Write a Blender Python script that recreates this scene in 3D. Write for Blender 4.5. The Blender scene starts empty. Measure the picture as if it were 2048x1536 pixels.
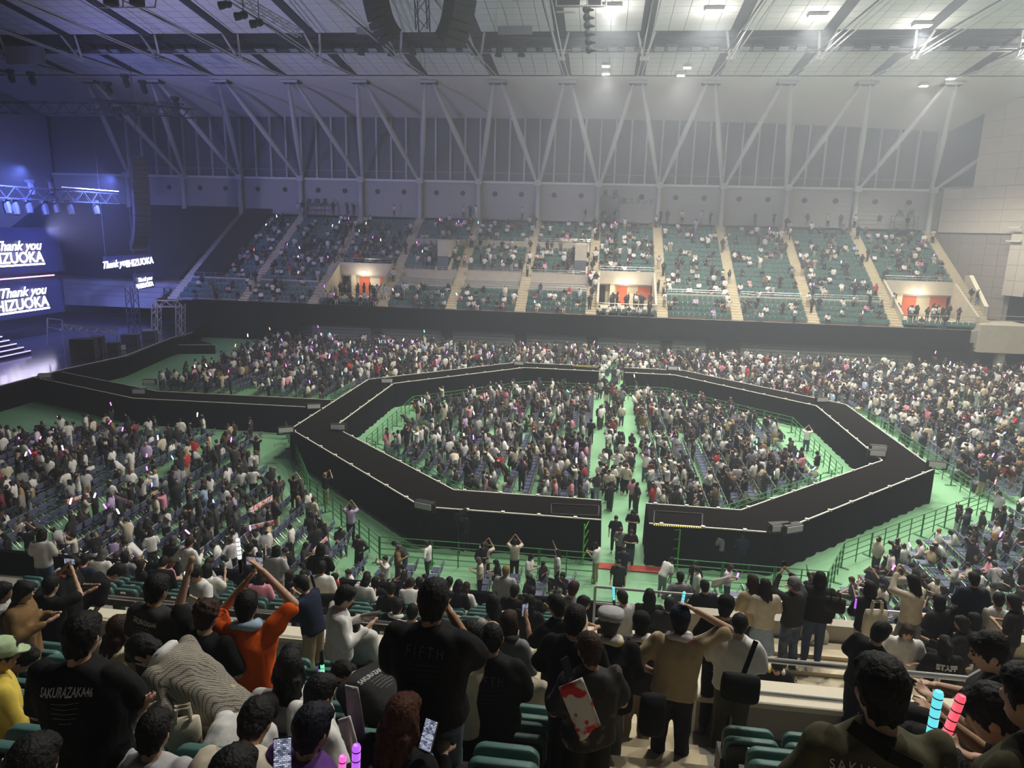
import bpy, bmesh, math, random
import numpy as np
from mathutils import Vector, Matrix
from mathutils.bvhtree import BVHTree
random.seed(7); RNG = np.random.default_rng(7)
SC = bpy.context.scene
COL = SC.collection
PI = math.pi

# ------------------------------------------------------------------ camera (solved from the photograph's vertical lines and the regular octagon)
F, YAW, PITCH, ROLL = 1422.1, -.1198, .2172, .0262      # focal length in pixels of the 2048 x 1536 frame
CAM = np.array([0., 0., 13.2])
c_f = np.array([math.sin(YAW)*math.cos(PITCH), math.cos(YAW)*math.cos(PITCH), -math.sin(PITCH)])
c_r = np.array([math.cos(YAW), -math.sin(YAW), 0.]); c_u = np.cross(c_r, c_f)
c_r, c_u = c_r*math.cos(ROLL)+c_u*math.sin(ROLL), -c_r*math.sin(ROLL)+c_u*math.cos(ROLL)
def ray(x, y): return c_f + c_r*(x-1024)/F + c_u*(768-y)/F
def az(x, y, z): d = ray(x, y); return CAM + d*(z-CAM[2])/d[2]       # pixel to the horizontal plane at height z
def ay(x, y, Y): d = ray(x, y); return CAM + d*Y/d[1]                # pixel to the plane at distance Y
def ax(x, y, X): d = ray(x, y); return CAM + d*X/d[0]
def pj(P):
    P = np.asarray(P, float)-CAM; d = P@c_f
    return np.stack([1024+F*(P@c_r)/d, 768-F*(P@c_u)/d], -1)
cam = bpy.data.cameras.new('camera'); cam.sensor_fit = 'HORIZONTAL'; cam.sensor_width = 36; cam.lens = 36*F/2048
cam.clip_start = .05; cam.clip_end = 500
camo = bpy.data.objects.new('camera', cam); COL.objects.link(camo)
M = Matrix.Identity(4)
for i in range(3):
    M[i][0] = c_r[i]; M[i][1] = c_u[i]; M[i][2] = -c_f[i]; M[i][3] = CAM[i]
camo.matrix_world = M
SC.camera = camo

# ------------------------------------------------------------------ world, exposure, render options
w = bpy.data.worlds.new('world'); SC.world = w; w.use_nodes = True
w.node_tree.nodes['Background'].inputs[0].default_value = (.5, .55, .7, 1)
w.node_tree.nodes['Background'].inputs[1].default_value = .012
# stage haze hanging in the air of the hall
_vs = w.node_tree.nodes.new('ShaderNodeVolumeScatter'); _vs.inputs['Color'].default_value = (.80, .88, 1, 1)
_vs.inputs['Density'].default_value = .0036; _vs.inputs['Anisotropy'].default_value = .4
w.node_tree.links.new(_vs.outputs[0], w.node_tree.nodes['World Output'].inputs['Volume'])
SC.view_settings.view_transform = 'Standard'; SC.view_settings.look = 'None'
SC.view_settings.exposure = 0.0; SC.view_settings.gamma = 1; SC.view_settings.use_curve_mapping = False
cy = SC.cycles
cy.max_bounces = 3; cy.diffuse_bounces = 1; cy.glossy_bounces = 2; cy.transmission_bounces = 3; cy.volume_bounces = 0
cy.transparent_max_bounces = 6; cy.caustics_reflective = False; cy.caustics_refractive = False
cy.adaptive_threshold = .1; cy.light_sampling_threshold = .03; cy.sample_clamp_indirect = 3.0; cy.use_denoising = True

# ------------------------------------------------------------------ house lamps under the ceiling (lit over the right half of the hall)
CE_Z0, CE_Y0, CE_S = 28.6, 82., .12
def ceil_z(Y): return CE_Z0 + CE_S*(CE_Y0-Y)
def ceil_at(x, y):
    d = ray(x, y); t = (CE_Z0+CE_S*CE_Y0-CAM[2])/(d[2]+CE_S*d[1]); return CAM+d*t
LAMPS = [ceil_at(*p) for p in ((1225, 8), (1428, 15), (1635, 27), (1845, 45), (2062, 74), (1212, 127), (1212, 143), (1375, 130), (1362, 146), (1848, 167), (1902, 152))]
for Yr, XS_ in ((50., (3., 12., 21., 31.)), (36., (3., 12., 22.)), (19., (6., 15.))):      # the rows nearer than the top of the frame
    for Xr in XS_:
        LAMPS.append(np.array([Xr, Yr, ceil_z(Yr)]))
def spot(name, loc, target, power, color, angle, blend=.6, r=.25):
    l = bpy.data.lights.new(name, 'SPOT'); l.energy = power; l.color = color; l.spot_size = math.radians(angle); l.spot_blend = blend; l.shadow_soft_size = r
    o = bpy.data.objects.new(name, l); COL.objects.link(o); o.location = loc
    o.rotation_euler = (Vector(target)-Vector(loc)).to_track_quat('-Z', 'Y').to_euler()
    return o
for i, P in enumerate(LAMPS):
    big = not (5 <= i <= 10)
    spot('lamp_light', (P[0], P[1], P[2]-.55), (P[0]-1.0, P[1]-2.5 if P[1] < 60 else P[1]-1, 0), 11500 if big else 5000, (1., .96, .88), 128 if big else 110)
    if big and i < 11 or P[1] in (50., 36.):               # added point lights below the lamps, to brighten the ceiling
        l = bpy.data.lights.new('ceiling_fill', 'POINT'); l.energy = 330; l.color = (1., .96, .9); l.shadow_soft_size = .4
        o = bpy.data.objects.new('ceiling_fill', l); COL.objects.link(o); o.location = (P[0], P[1], P[2]-1.6)

# ------------------------------------------------------------------ stage lamps (blue wash from the truss over the stage) and two added fills
for (x, y, z, tx, ty, tz, pw, colr, an) in (
        (-43, 50, 16.6, -58, 56, 5, 42000, (.17, .23, 1.), 118), (-43, 60, 16.6, -60, 68, 5, 40000, (.17, .23, 1.), 118),
        (-45, 44, 16.6, -54, 50, 1, 11000, (.30, .24, 1.), 96),
        (-60, 60, 13., -44, 72, 20, 14000, (.20, .25, 1.), 100),
        (-40, 48, 12., -22, 86, 27, 13000, (.56, .52, 1.), 140)):      # last two are added fills: blue for haze, violet for upper wall
    spot('stage_lamp_and_fill', (x, y, z), (tx, ty, tz), pw, colr, an, 1.)

# ------------------------------------------------------------------ materials
MATS = {}
def mat(name, color, rough=.7, metal=0., emit=None, noise=0., nscale=8., bump=0., spec=.3, trans=0., coat=0.):
    if name in MATS: return MATS[name]
    m = bpy.data.materials.new(name); m.use_nodes = True; nt = m.node_tree; b = nt.nodes['Principled BSDF']
    b.inputs['Base Color'].default_value = (*color, 1); b.inputs['Roughness'].default_value = rough; b.inputs['Metallic'].default_value = metal
    b.inputs['Specular IOR Level'].default_value = spec
    if coat: b.inputs['Coat Weight'].default_value = coat
    if emit:
        b.inputs['Emission Color'].default_value = (*emit[0], 1); b.inputs['Emission Strength'].default_value = emit[1]
    if noise or bump:
        tc = nt.nodes.new('ShaderNodeTexCoord'); n = nt.nodes.new('ShaderNodeTexNoise'); n.inputs['Scale'].default_value = nscale; n.inputs['Detail'].default_value = 4
        nt.links.new(tc.outputs['Object'], n.inputs['Vector'])
        if noise:
            r = nt.nodes.new('ShaderNodeMapRange'); r.inputs[1].default_value = .3; r.inputs[2].default_value = .7
            r.inputs[3].default_value = 1-noise; r.inputs[4].default_value = 1+noise
            mx = nt.nodes.new('ShaderNodeMix'); mx.data_type = 'RGBA'; mx.blend_type = 'MULTIPLY'; mx.inputs[0].default_value = 1
            mx.inputs[6].default_value = (*color, 1)
            nt.links.new(n.outputs['Fac'], r.inputs[0]); nt.links.new(r.outputs[0], mx.inputs[7]); nt.links.new(mx.outputs[2], b.inputs['Base Color'])
        if bump:
            bp = nt.nodes.new('ShaderNodeBump'); bp.inputs['Strength'].default_value = bump; bp.inputs['Distance'].default_value = .02
            nt.links.new(n.outputs['Fac'], bp.inputs['Height']); nt.links.new(bp.outputs[0], b.inputs['Normal'])
    MATS[name] = m; return m

# ------------------------------------------------------------------ a scratch scene keeps modifier and text evaluation quick
SCR = bpy.data.scenes.new('scratch')
def eval_mesh(o):
    SCR.collection.objects.link(o); vl = SCR.view_layers[0]; vl.update(); dg = vl.depsgraph
    me = bpy.data.meshes.new_from_object(o.evaluated_get(dg)); bpy.data.objects.remove(o); return me
# ------------------------------------------------------------------ mesh builder
class MB:
    def __init__(s): s.v = []; s.f = []; s.n = 0; s.mi = []
    def add(s, v, f, mi=0):
        v = np.asarray(v, float); s.v.append(v)
        for q in f: s.f.append(tuple(i+s.n for i in q)); s.mi.append(mi)
        s.n += len(v); return s
    def box(s, x0, x1, y0, y1, z0, z1, mi=0, T=None):
        v = np.array([(x0, y0, z0), (x1, y0, z0), (x1, y1, z0), (x0, y1, z0), (x0, y0, z1), (x1, y0, z1), (x1, y1, z1), (x0, y1, z1)], float)
        if T is not None: v = v@np.array(T)[:3, :3].T+np.array(T)[:3, 3]
        return s.add(v, [(0, 3, 2, 1), (4, 5, 6, 7), (0, 1, 5, 4), (1, 2, 6, 5), (2, 3, 7, 6), (3, 0, 4, 7)], mi)
    def bar(s, a, b, w, h=None, mi=0, up=(0, 0, 1)):       # box-section bar from a to b
        a = np.array(a, float); b = np.array(b, float); h = w if h is None else h
        d = b-a; d /= np.linalg.norm(d); up = np.array(up, float)
        if abs(d@up) > .98: up = np.array([1., 0, 0])
        r = np.cross(d, up); r /= np.linalg.norm(r); u = np.cross(r, d)
        v = [p+r*i*w/2+u*j*h/2 for p in (a, b) for i, j in ((-1, -1), (1, -1), (1, 1), (-1, 1))]
        return s.add(v, [(0, 1, 2, 3), (7, 6, 5, 4), (0, 4, 5, 1), (1, 5, 6, 2), (2, 6, 7, 3), (3, 7, 4, 0)], mi)
    def tube(s, pts, r, n=8, mi=0, cap=True):
        pts = [np.array(p, float) for p in pts]; m = len(pts); rs = r if hasattr(r, '__len__') else [r]*m
        d0 = pts[1]-pts[0]; d0 = d0/np.linalg.norm(d0); ref = np.array([0, 0, 1.]) if abs(d0[2]) < .9 else np.array([1., 0, 0])
        V = []
        for i, p in enumerate(pts):
            d = pts[min(i+1, m-1)]-pts[max(i-1, 0)]; d = d/np.linalg.norm(d)
            a = np.cross(d, ref); a /= np.linalg.norm(a); b = np.cross(d, a); ref = np.cross(a, d) if abs(np.cross(a, d)@ref) > .2 else ref
            for k in range(n): t = 2*PI*k/n; V.append(p+(a*math.cos(t)+b*math.sin(t))*rs[i])
        Fc = [(i*n+k, i*n+(k+1) % n, (i+1)*n+(k+1) % n, (i+1)*n+k) for i in range(m-1) for k in range(n)]
        if cap: Fc += [tuple(range(n)), tuple(reversed(range((m-1)*n, m*n)))]
        return s.add(V, Fc, mi)
    def cyl(s, a, b, r, n=10, mi=0): return s.tube([a, b], r, n, mi)
    def ell(s, c, rad, n=10, m=7, mi=0, R=None):
        V = [(0, 0, -1)]+[(math.cos(2*PI*k/n)*math.cos(t), math.sin(2*PI*k/n)*math.cos(t), math.sin(t)) for t in [(-PI/2+PI*(j+1)/(m)) for j in range(m-1)] for k in range(n)]+[(0, 0, 1)]
        V = np.array(V)*np.array(rad)
        if R is not None: V = V@np.array(R)[:3, :3].T
        V = V+np.array(c); L = len(V)-1
        Fc = [(0, 1+(k+1) % n, 1+k) for k in range(n)]+[(1+j*n+k, 1+j*n+(k+1) % n, 1+(j+1)*n+(k+1) % n, 1+(j+1)*n+k) for j in range(m-2) for k in range(n)]
        Fc += [(L, 1+(m-2)*n+k, 1+(m-2)*n+(k+1) % n) for k in range(n)]
        return s.add(V, Fc, mi)
    def prism(s, pts, a, b, axis=0, mi=0):                 # polygon pts in the plane across axis, from a to b along it
        n = len(pts); o = [i for i in range(3) if i != axis]; V = []
        for t in (a, b):
            for p in pts:
                q = [0, 0, 0]; q[axis] = t; q[o[0]] = p[0]; q[o[1]] = p[1]; V.append(q)
        return s.add(V, [tuple(range(n)), tuple(reversed(range(n, 2*n)))]+[(i, n+i, n+(i+1) % n, (i+1) % n) for i in range(n)], mi)
    def lathe(s, prof, c=(0, 0, 0), n=12, mi=0):
        V = [(c[0]+r*math.cos(2*PI*k/n), c[1]+r*math.sin(2*PI*k/n), c[2]+z) for r, z in prof for k in range(n)]; m = len(prof)
        Fc = [(i*n+k, i*n+(k+1) % n, (i+1)*n+(k+1) % n, (i+1)*n+k) for i in range(m-1) for k in range(n)]
        Fc += [tuple(reversed(range(n))), tuple(range((m-1)*n, m*n))]
        return s.add(V, Fc, mi)
    def quad(s, a, b, c, d, mi=0): return s.add([a, b, c, d], [(0, 1, 2, 3)], mi)
    def mesh(s, name, mats, smooth=False):
        me = bpy.data.meshes.new(name); me.from_pydata(np.concatenate(s.v) if s.v else [], [], s.f)
        ms = mats if isinstance(mats, (list, tuple)) else [mats]
        for m in ms: me.materials.append(m)
        if len(ms) > 1: me.polygons.foreach_set('material_index', s.mi)
        if smooth: me.polygons.foreach_set('use_smooth', [True]*len(me.polygons))
        me.update(); return me
    def build(s, name, mats, parent=None, smooth=False, loc=None, rz=0.):
        return link(name, s.mesh(name, mats, smooth), parent, loc, rz)
def fix_normals(me):
    b = bmesh.new(); b.from_mesh(me); bmesh.ops.recalc_face_normals(b, faces=b.faces); b.to_mesh(me); b.free()
def link(name, data, parent=None, loc=None, rz=0.):
    o = bpy.data.objects.new(name, data); COL.objects.link(o)
    if parent: o.parent = parent
    if loc is not None: o.location = loc
    if rz: o.rotation_euler.z = rz
    return o
def tag(o, label, cat, group=None, kind=None):
    if label: o['label'] = label
    if cat: o['category'] = cat
    if group: o['group'] = group
    if kind: o['kind'] = kind
    return o
def thing(name, label, cat, loc=(0, 0, 0), rz=0., group=None):
    o = link(name, None, None, loc, rz); o.empty_display_size = .2
    return tag(o, label, cat, group)
def struct(o): o['kind'] = 'structure'; return o
def copy_tree(o, parent=None):
    c = o.copy(); COL.objects.link(c); c.parent = parent
    for ch in o.children: copy_tree(ch, c)
    return c
# ================================================================== THE HALL
m_floor = mat('green_floor_sheet', (.20, .42, .23), .65, noise=.10, nscale=.35, bump=.25)
m_conc = mat('beige_concrete', (.50, .46, .38), .85, noise=.07, nscale=1.5)
m_conc_d = mat('grey_brown_concrete', (.36, .34, .31), .85, noise=.06, nscale=.8)
m_siding = mat('grey_wall_siding', (.42, .42, .42), .75)
m_soffit = mat('white_soffit', (.72, .70, .67), .8)
m_tile = mat('ceiling_tile_white', (.70, .70, .69), .85)
m_slot = mat('dark_ceiling_void', (.045, .05, .06), .8)
m_steel = mat('pale_grey_steel', (.55, .55, .55), .5)
m_mull = mat('mullion_grey', (.56, .56, .56), .6)
m_glass = mat('blacked_window', (.13, .14, .17), .5, noise=.1, nscale=.4)
m_cloth = mat('black_cloth', (.007, .0072, .0085), .95, noise=.2, nscale=3, bump=.4, spec=0.)
m_black = mat('black_paint', (.012, .012, .013), .6)
m_deck = mat('walkway_deck', (.010, .009, .0085), .9, spec=0.)
m_chrome = mat('galvanised_rail', (.62, .62, .62), .35, metal=.8)
m_white = mat('white_paint', (.8, .79, .75), .6)
m_stair = mat('yellow_beige_step', (.58, .51, .36), .75, noise=.05, nscale=2)
m_orange = mat('orange_wall', (.75, .17, .07), .7)
m_cream = mat('cream_wall', (.8, .74, .58), .7)
m_globe = mat('globe_lamp_glass', (1, 1, 1), .4, emit=((1., .97, .9), 14.))
m_lampface = mat('house_lamp_face', (1, 1, 1), .4, emit=((1., .95, .8), 60.))

ORD = ['first', 'second', 'third', 'fourth', 'fifth', 'sixth', 'seventh', 'eighth', 'ninth', 'tenth', 'eleventh', 'twelfth', 'thirteenth', 'fourteenth', 'fifteenth', 'sixteenth', 'seventeenth', 'eighteenth', 'nineteenth', 'twentieth', 'twenty-first', 'twenty-second']
# floor
b = MB(); b.box(-78, 62, 15.4, 92, -.3, 0); struct(b.build('floor', m_floor))
m_line = mat('pale_floor_line', (.55, .62, .5), .6)
for i, (p, q) in enumerate((((300, 783), (480, 716)), ((330, 787), (470, 733)), ((0, 905), (120, 862)))):
    b = MB(); a, c = az(*p, .004), az(*q, .004); b.bar(a, c, .07, .006); struct(b.build('trim_%d' % (i+1), m_line))
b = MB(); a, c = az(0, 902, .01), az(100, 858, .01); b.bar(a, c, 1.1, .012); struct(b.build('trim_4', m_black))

# far wall columns
COLPX = [(482, 349.6), (603.5, 351.8), (723.5, 355.5), (841.5, 358.7), (959, 361.5), (1077, 364.5), (1197.5, 367.5), (1319, 370), (1446, 372), (1574.5, 373.5), (1713, 376.5), (1864, 378.5)]
YW = 93.6
CX = [float(ay(x, y, YW)[0]) for x, y in COLPX]
CX = [CX[0]-16.2, CX[0]-8.1]+CX                        # two more bays behind the stage rig
ZB = 18.75                                            # sill beam
def wall_top(X): return 26.55-.00055*max(0, X+6)**2-.0001*max(0, -X-30)**2
XL, XR = -76., 44.0
b = MB(); b.box(XL, XR, YW, YW+.4, 12.5, ZB); wf = struct(b.build('wall_far', m_siding))
b = MB()
for k in range(9):
    z = 14.1+k*.52; b.box(XL, XR, YW-.05, YW+.01, z, z+.47)
sd = b.build('siding_board', m_siding, wf)
nx = 60
xs = np.linspace(XL, XR, nx)
b = MB()
for i in range(nx-1): b.quad((xs[i], YW+.5, ZB), (xs[i+1], YW+.5, ZB), (xs[i+1], YW+.5, wall_top(xs[i+1])+.4), (xs[i], YW+.5, wall_top(xs[i])+.4))
b.build('dark_glazing', m_glass, wf)
b = MB(); b.box(XL, CX[-1]+.2, YW-.25, YW+.05, ZB-.14, ZB+.14); b.build('sill_beam', m_white, wf)
# mullions between the columns (each bay four lights)
mull = None
for i in range(len(CX)):
    d = CX[i+1]-CX[i] if i+1 < len(CX) else 8.
    for k in range(1, 4) if i+1 < len(CX) else ():
        x = CX[i]+d*k/4
        b = MB(); b.box(x-.11, x+.11, YW+.12, YW+.5, ZB+.1, wall_top(x)+.3); b.build('mullion', m_mull, wf)
    x = CX[i]
    b = MB(); b.box(x-.10, x+.10, YW+.12, YW+.5, ZB+.1, wall_top(x)+.3); b.build('mullion', m_mull, wf)
    b = MB(); b.tube([(x, YW-.55, 13.4), (x, YW-.55, ZB-.3)], .3, 12); b.build('column', m_steel, wf, smooth=True)
    b = MB(); b.box(x-.42, x+.42, YW-.85, YW-.1, ZB-.35, ZB+.35); b.build('column_head', m_steel, wf)
    # thin handrail pieces in front of the glazing
    if i+1 < len(CX):
        b = MB(); b.cyl((x+.4, YW+.05, ZB+1.15), (x+d-.4, YW+.05, ZB+1.15), .035, 6); b.build('guard_rail', m_mull, wf)
        for t in (.27, .72):
            b = MB(); xx = x+d*t; b.cyl((xx, YW-.1, 17.3), (xx, YW-.02, 17.3), .33, 14); v = b.build('round_vent', m_slot, wf)
# soffit between wall and ceiling
YE = 79.9
def sof(X, t):   # t 0 at the wall, 1 at the ceiling edge; slightly convex
    z0, z1 = wall_top(X), ceil_z(YE)-.05
    return (X, YW+.3+(YE-YW-.3)*t, z0+(z1-z0)*(t+.22*math.sin(PI*t)))
b = MB(); nt_ = 8
xs2 = np.linspace(XL, 52, 50)
for i in range(49):
    for j in range(nt_): b.quad(sof(xs2[i], j/nt_), sof(xs2[i], (j+1)/nt_), sof(xs2[i+1], (j+1)/nt_), sof(xs2[i+1], j/nt_))
so = struct(b.build('trim_5', m_soffit, smooth=True))
# ceiling slab, ribs, tiles
b = MB(); b.quad((XL, -14, ceil_z(-14)+.25), (64, -14, ceil_z(-14)+.25), (64, YE, ceil_z(YE)+.25), (XL, YE, ceil_z(YE)+.25))
ce = struct(b.build('ceiling', m_slot))
RIBX = [(CX[i]+CX[i+1])/2 for i in range(len(CX)-1)]+[CX[-1]+4.0, CX[-1]+12., CX[-1]+20]
RIBX = [RIBX[0]-8.1]+RIBX
bandA, bandB = 68.3, 72.5
def cz(x, y, dz=0): return (x, y, ceil_z(y)+dz)
# tile prototype
tw = None
tiles = []
ny_u = [(bandA-.02-1.22*(k+1), bandA-.02-1.22*k) for k in range(66)]
ny_l = [(bandB+.02+1.2*k, bandB+.02+1.2*(k+1)) for k in range(6)]
ang = math.atan(-CE_S)
tile_meshes = {}
def tile_mesh(wd, dp):
    k = (round(wd, 2), round(dp, 2))
    if k not in tile_meshes:
        bb = MB(); bb.box(-wd/2+.022, wd/2-.022, -dp/2+.02, dp/2-.02, 0, .05); tile_meshes[k] = bb.mesh('ceiling_tile', m_tile)
    return tile_meshes[k]
cand = []
for i in range(len(RIBX)-1):
    x0, x1 = RIBX[i]+.5, RIBX[i+1]-.5; n = 5; wd = (x1-x0)/n
    for j in range(n):
        xc_ = x0+wd*(j+.5)
        for (ya, yb) in ny_u+ny_l:
            p = cz(xc_, (ya+yb)/2); px = pj(p); infr = (p[1] > 5 and -20 < px[0] < 2068 and px[1] > -14)
            cand.append((not infr, (p[0]**2+p[1]**2+(p[2]-13.2)**2), xc_, ya, yb, wd))
cand.sort()
for q in cand[:300]:
    o = link('ceiling_tile', tile_mesh(q[5], q[4]-q[3]), ce, cz(q[2], (q[3]+q[4])/2)); o.rotation_euler.x = ang
b = MB()
for q in cand[300:]:
    wd, ya, yb, xc_ = q[5], q[3], q[4], q[2]
    v = [cz(xc_-wd/2+.022, ya+.02), cz(xc_+wd/2-.022, ya+.02), cz(xc_+wd/2-.022, yb-.02), cz(xc_-wd/2+.022, yb-.02)]
    b.add(v, [(0, 1, 2, 3)])
o = b.build('ceiling_tile_field', m_tile, ce); o['kind'] = 'stuff'
# dark service band: pipes, floodlights that are off, light trim
b = MB()
for yy, dz in ((69.3, -.15), (70.2, .0), (71.4, -.25), (72.2, -.3)): b.cyl(cz(XL, yy, dz), cz(62, yy, dz), .06, 6)
b.build('service_pipe', m_slot, ce)
b = MB(); b.box(XL, 62, bandB-.12, bandB+.02, ceil_z(bandB)-.35, ceil_z(bandB)-.03); b.build('band_edge_trim', m_steel, ce)
m_flood = mat('floodlight_glass_off', (.32, .34, .37), .3)
bf = MB(); bf.box(-.4, .4, -.3, .3, -.12, .12); bf.box(-.5, .5, -.36, .36, -.06, .2, 1); fme = bf.mesh('floodlight', [m_flood, m_slot])
for i in range(len(RIBX)-1):
    for t in (.18, .33, .62, .82):
        x = RIBX[i]+(RIBX[i+1]-RIBX[i])*t; o = link('unlit_floodlight', fme, ce, cz(x, 71.6, -.25)); o.rotation_euler.x = -.25
# ribs (dark slot with a V strut and a pair of tie rods each)
for x in RIBX:
    r = thing('roof_rib', 'x', 'roof truss', (x, YE, ceil_z(YE)))
    b = MB(); y0, y1 = 20., YE+.1
    b.add([(-.46, 0, -.04), (.46, 0, -.04), (.46, y0-YE, ceil_z(y0)-ceil_z(YE)-.04), (-.46, y0-YE, ceil_z(y0)-ceil_z(YE)-.04)], [(0, 1, 2, 3)])
    b.box(-.46, -.40, y0-YE, 0, .0, .12); b.build('slot_panel', m_slot, r)
    vb = (0, 70.2-YE, ceil_z(70.2)-ceil_z(YE)-1.6)
    for s in (-1, 1):
        b = MB(); b.cyl((s*.12, vb[1], vb[2]), (s*.75, vb[1]-1.6, ceil_z(68.6)-ceil_z(YE)+.1), .11, 8); b.build('strut', m_steel, r, smooth=True)
        b = MB(); b.tube([(s*.22, .1, .0), (s*.22, vb[1], vb[2]), (s*.3, 45-YE, ceil_z(45)-ceil_z(YE)-4.0), (s*.3, 15-YE, ceil_z(15)-ceil_z(YE)-5.)], .055, 7); b.build('tie_rod', m_steel, r, smooth=True)
    b = MB(); b.box(-.4, .4, vb[1]-.2, vb[1]+.2, vb[2]-.14, vb[2]+.14); b.build('node_block', m_steel, r)
ribs = [o for o in COL.objects if o.name.startswith('roof_rib')]
for k, o in enumerate(ribs):
    px = pj(np.array(o.location)); o['group'] = 'roof ribs of the hall ceiling'
    o['label'] = 'dark roof rib slot with pale V strut, %s from the left end of the soffit' % ['first', 'second', 'third', 'fourth', 'fifth', 'sixth', 'seventh', 'eighth', 'ninth', 'tenth', 'eleventh', 'twelfth', 'thirteenth', 'fourteenth', 'fifteenth', 'sixteenth', 'seventeenth', 'eighteenth'][min(k, 17)]
# brackets in the soffit with the pairs of raking struts down to the columns
for i in range(len(CX)-1):
    x = (CX[i]+CX[i+1])/2; bz = sof(x, .84)
    t = thing('raking_strut_pair', 'pair of pale raking struts meeting at a soffit bracket, %s from the left' % ORD[i], 'strut', (x, bz[1], bz[2]), 0, 'raking struts along the far wall')
    b = MB(); b.box(-.95, .95, -.8, .6, -.24, -.05); b.build('bracket_recess', m_slot, t)
    b = MB(); b.box(-1.0, 1.0, -.9, -.8, -.28, 0); b.build('bracket_frame', m_steel, t)
    for s, xx in ((-1, CX[i]), (1, CX[i+1])):
        b = MB(); e = np.array((xx-x-s*.25, YW-.5-bz[1], ZB+.15-bz[2])); a = np.array((s*.45, .1, -.15)); mid = (a+e)/2
        b.tube([a, a*.93+e*.07, mid, a*.06+e*.94, e], [.13, .2, .33, .22, .15], 12); b.build('strut', m_steel, t, smooth=True)
t = thing('raking_strut', 'pale raking strut beside the panelled wall at the right end', 'strut', (CX[-1], YW-.5, ZB))
b = MB(); b.tube([(0, 0, 0), (2.2, -2.2, 2.3), (4.0, -4.4, 4.4)], [.15, .3, .18], 12); b.build('strut', m_steel, t, smooth=True)
b = MB(); b.box(-.3, .3, -.3, .3, -.3, .3); b.build('strut_shoe', m_steel, t)
# lamps
bl = MB(); bl.box(-.62, .62, -.34, .34, -.30, -.26); lface = bl.mesh('lamp_face', m_lampface)
bh = MB(); bh.box(-.7, .7, -.42, .42, -.25, .0); bh.box(-.05, .05, -.05, .05, 0, .3); lbody = bh.mesh('lamp_housing', m_steel)
for i, P in enumerate(LAMPS):
    big = not (5 <= i <= 10)
    px = pj(P); vis = px[1] > -5 and P[1] > 55
    lab = ['bright floodlight beside the hanging lamp chain', 'bright ceiling floodlight, second of the upper row', 'bright ceiling floodlight, third of the upper row', 'bright ceiling floodlight, fourth of the upper row', 'bright ceiling floodlight cut by the right edge', 'small round spot lamp below the lamp chain, upper one', 'small round spot lamp below the lamp chain, lower one', 'small spot lamp right of the lamp chain, upper one', 'small spot lamp right of the lamp chain, lower one', 'small spot lamp near the right wall, left one', 'small spot lamp near the right wall, right one'][i] if i < 11 else 'ceiling floodlight above the frame, %s of the nearer rows' % ORD[i-11]
    t = thing('ceiling_lamp', lab, 'lamp', tuple(P), 0, 'lit ceiling lamps')
    fo = link('lamp_face', lface, t); ho = link('lamp_housing', lbody, t)
    if not big: fo.scale = (.55, .8, 1); ho.scale = (.55, .8, 1)

# ------------------------------------------------------------------ right end of the hall
pA = np.array([CX[-1]+1.2, YW-.3]); dW = np.array([.43, -.90]); dW /= np.linalg.norm(dW); nW = np.array([-dW[1], dW[0]])*-1   # oblique wall running towards us; nW towards the hall
def WP(s, z, o=0.): q = pA+dW*s+nW*o; return (q[0], q[1], z)
def wbox(b, s0, s1, z0, z1, o0, o1, mi=0):
    P = [WP(s, z, o) for z in (z0, z1) for s, o in ((s0, o0), (s1, o0), (s1, o1), (s0, o1))]
    b.add(P, [(0, 3, 2, 1), (4, 5, 6, 7), (0, 1, 5, 4), (1, 2, 6, 5), (2, 3, 7, 6), (3, 0, 4, 7)], mi)
def s_of(px, py):    # pixel onto the oblique wall: distance along it and height
    d = ray(px, py); A = np.array([[d[0], -dW[0]], [d[1], -dW[1]]]); t, s = np.linalg.solve(A, pA); P = CAM+d*t; return s, P[2]
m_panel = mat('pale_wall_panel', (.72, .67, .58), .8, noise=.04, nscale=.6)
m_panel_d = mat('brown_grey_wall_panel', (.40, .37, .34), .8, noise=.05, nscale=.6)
m_joint = mat('panel_joint', (.34, .32, .30), .9)
b = MB(); wbox(b, -2, 34, 0, 30, -.6, -.12); wr = struct(b.build('wall_right', m_joint))
s_up, z_up = s_of(1968, 250); s_l, z_l = s_of(1890, 378); _, z_m = s_of(1954, 374); _, z_bot = s_of(1878, 465); s_d, z_d = s_of(2010, 590)
def panels(s0, s1, z0, z1, nw, nh, m, o=0., name='wall_panel'):
    W_ = (s1-s0)/nw; H_ = (z1-z0)/nh; bb = MB(); bb.box(.012, W_-.012, -.05, .05, .012, H_-.012); me = bb.mesh(name, m)
    for i in range(nw):
        for j in range(nh):
            q = pA+dW*(s0+W_*i)+nW*o; ob = link(name, me, wr, (q[0], q[1], z0+H_*j), math.atan2(dW[1], dW[0]))
S_END = 26.
panels(s_l, S_END, z_bot, z_m, 10, 4, m_panel, .1)
panels(s_up, S_END, z_m, z_up+2.0, 9, 5, m_panel, .1)
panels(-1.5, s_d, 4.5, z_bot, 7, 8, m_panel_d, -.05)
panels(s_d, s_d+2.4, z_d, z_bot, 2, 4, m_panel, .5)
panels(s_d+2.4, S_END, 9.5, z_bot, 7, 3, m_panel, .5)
b = MB(); wbox(b, s_d+.6, S_END, 4.5, z_d, .02, .06); b.build('dark_opening', m_black, wr)
b = MB(); wbox(b, -1.6, s_up, z_m+.1, z_up+3.5, -.1, .0); b.build('dark_glazing', m_glass, wr)
b = MB(); wbox(b, -1.0, s_l+.1, z_m, z_m+.15, -.1, .5); wbox(b, s_l-.2, s_up, z_m-.05, z_m+.1, -.1, .4); b.build('ledge', m_conc_d, wr)
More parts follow.
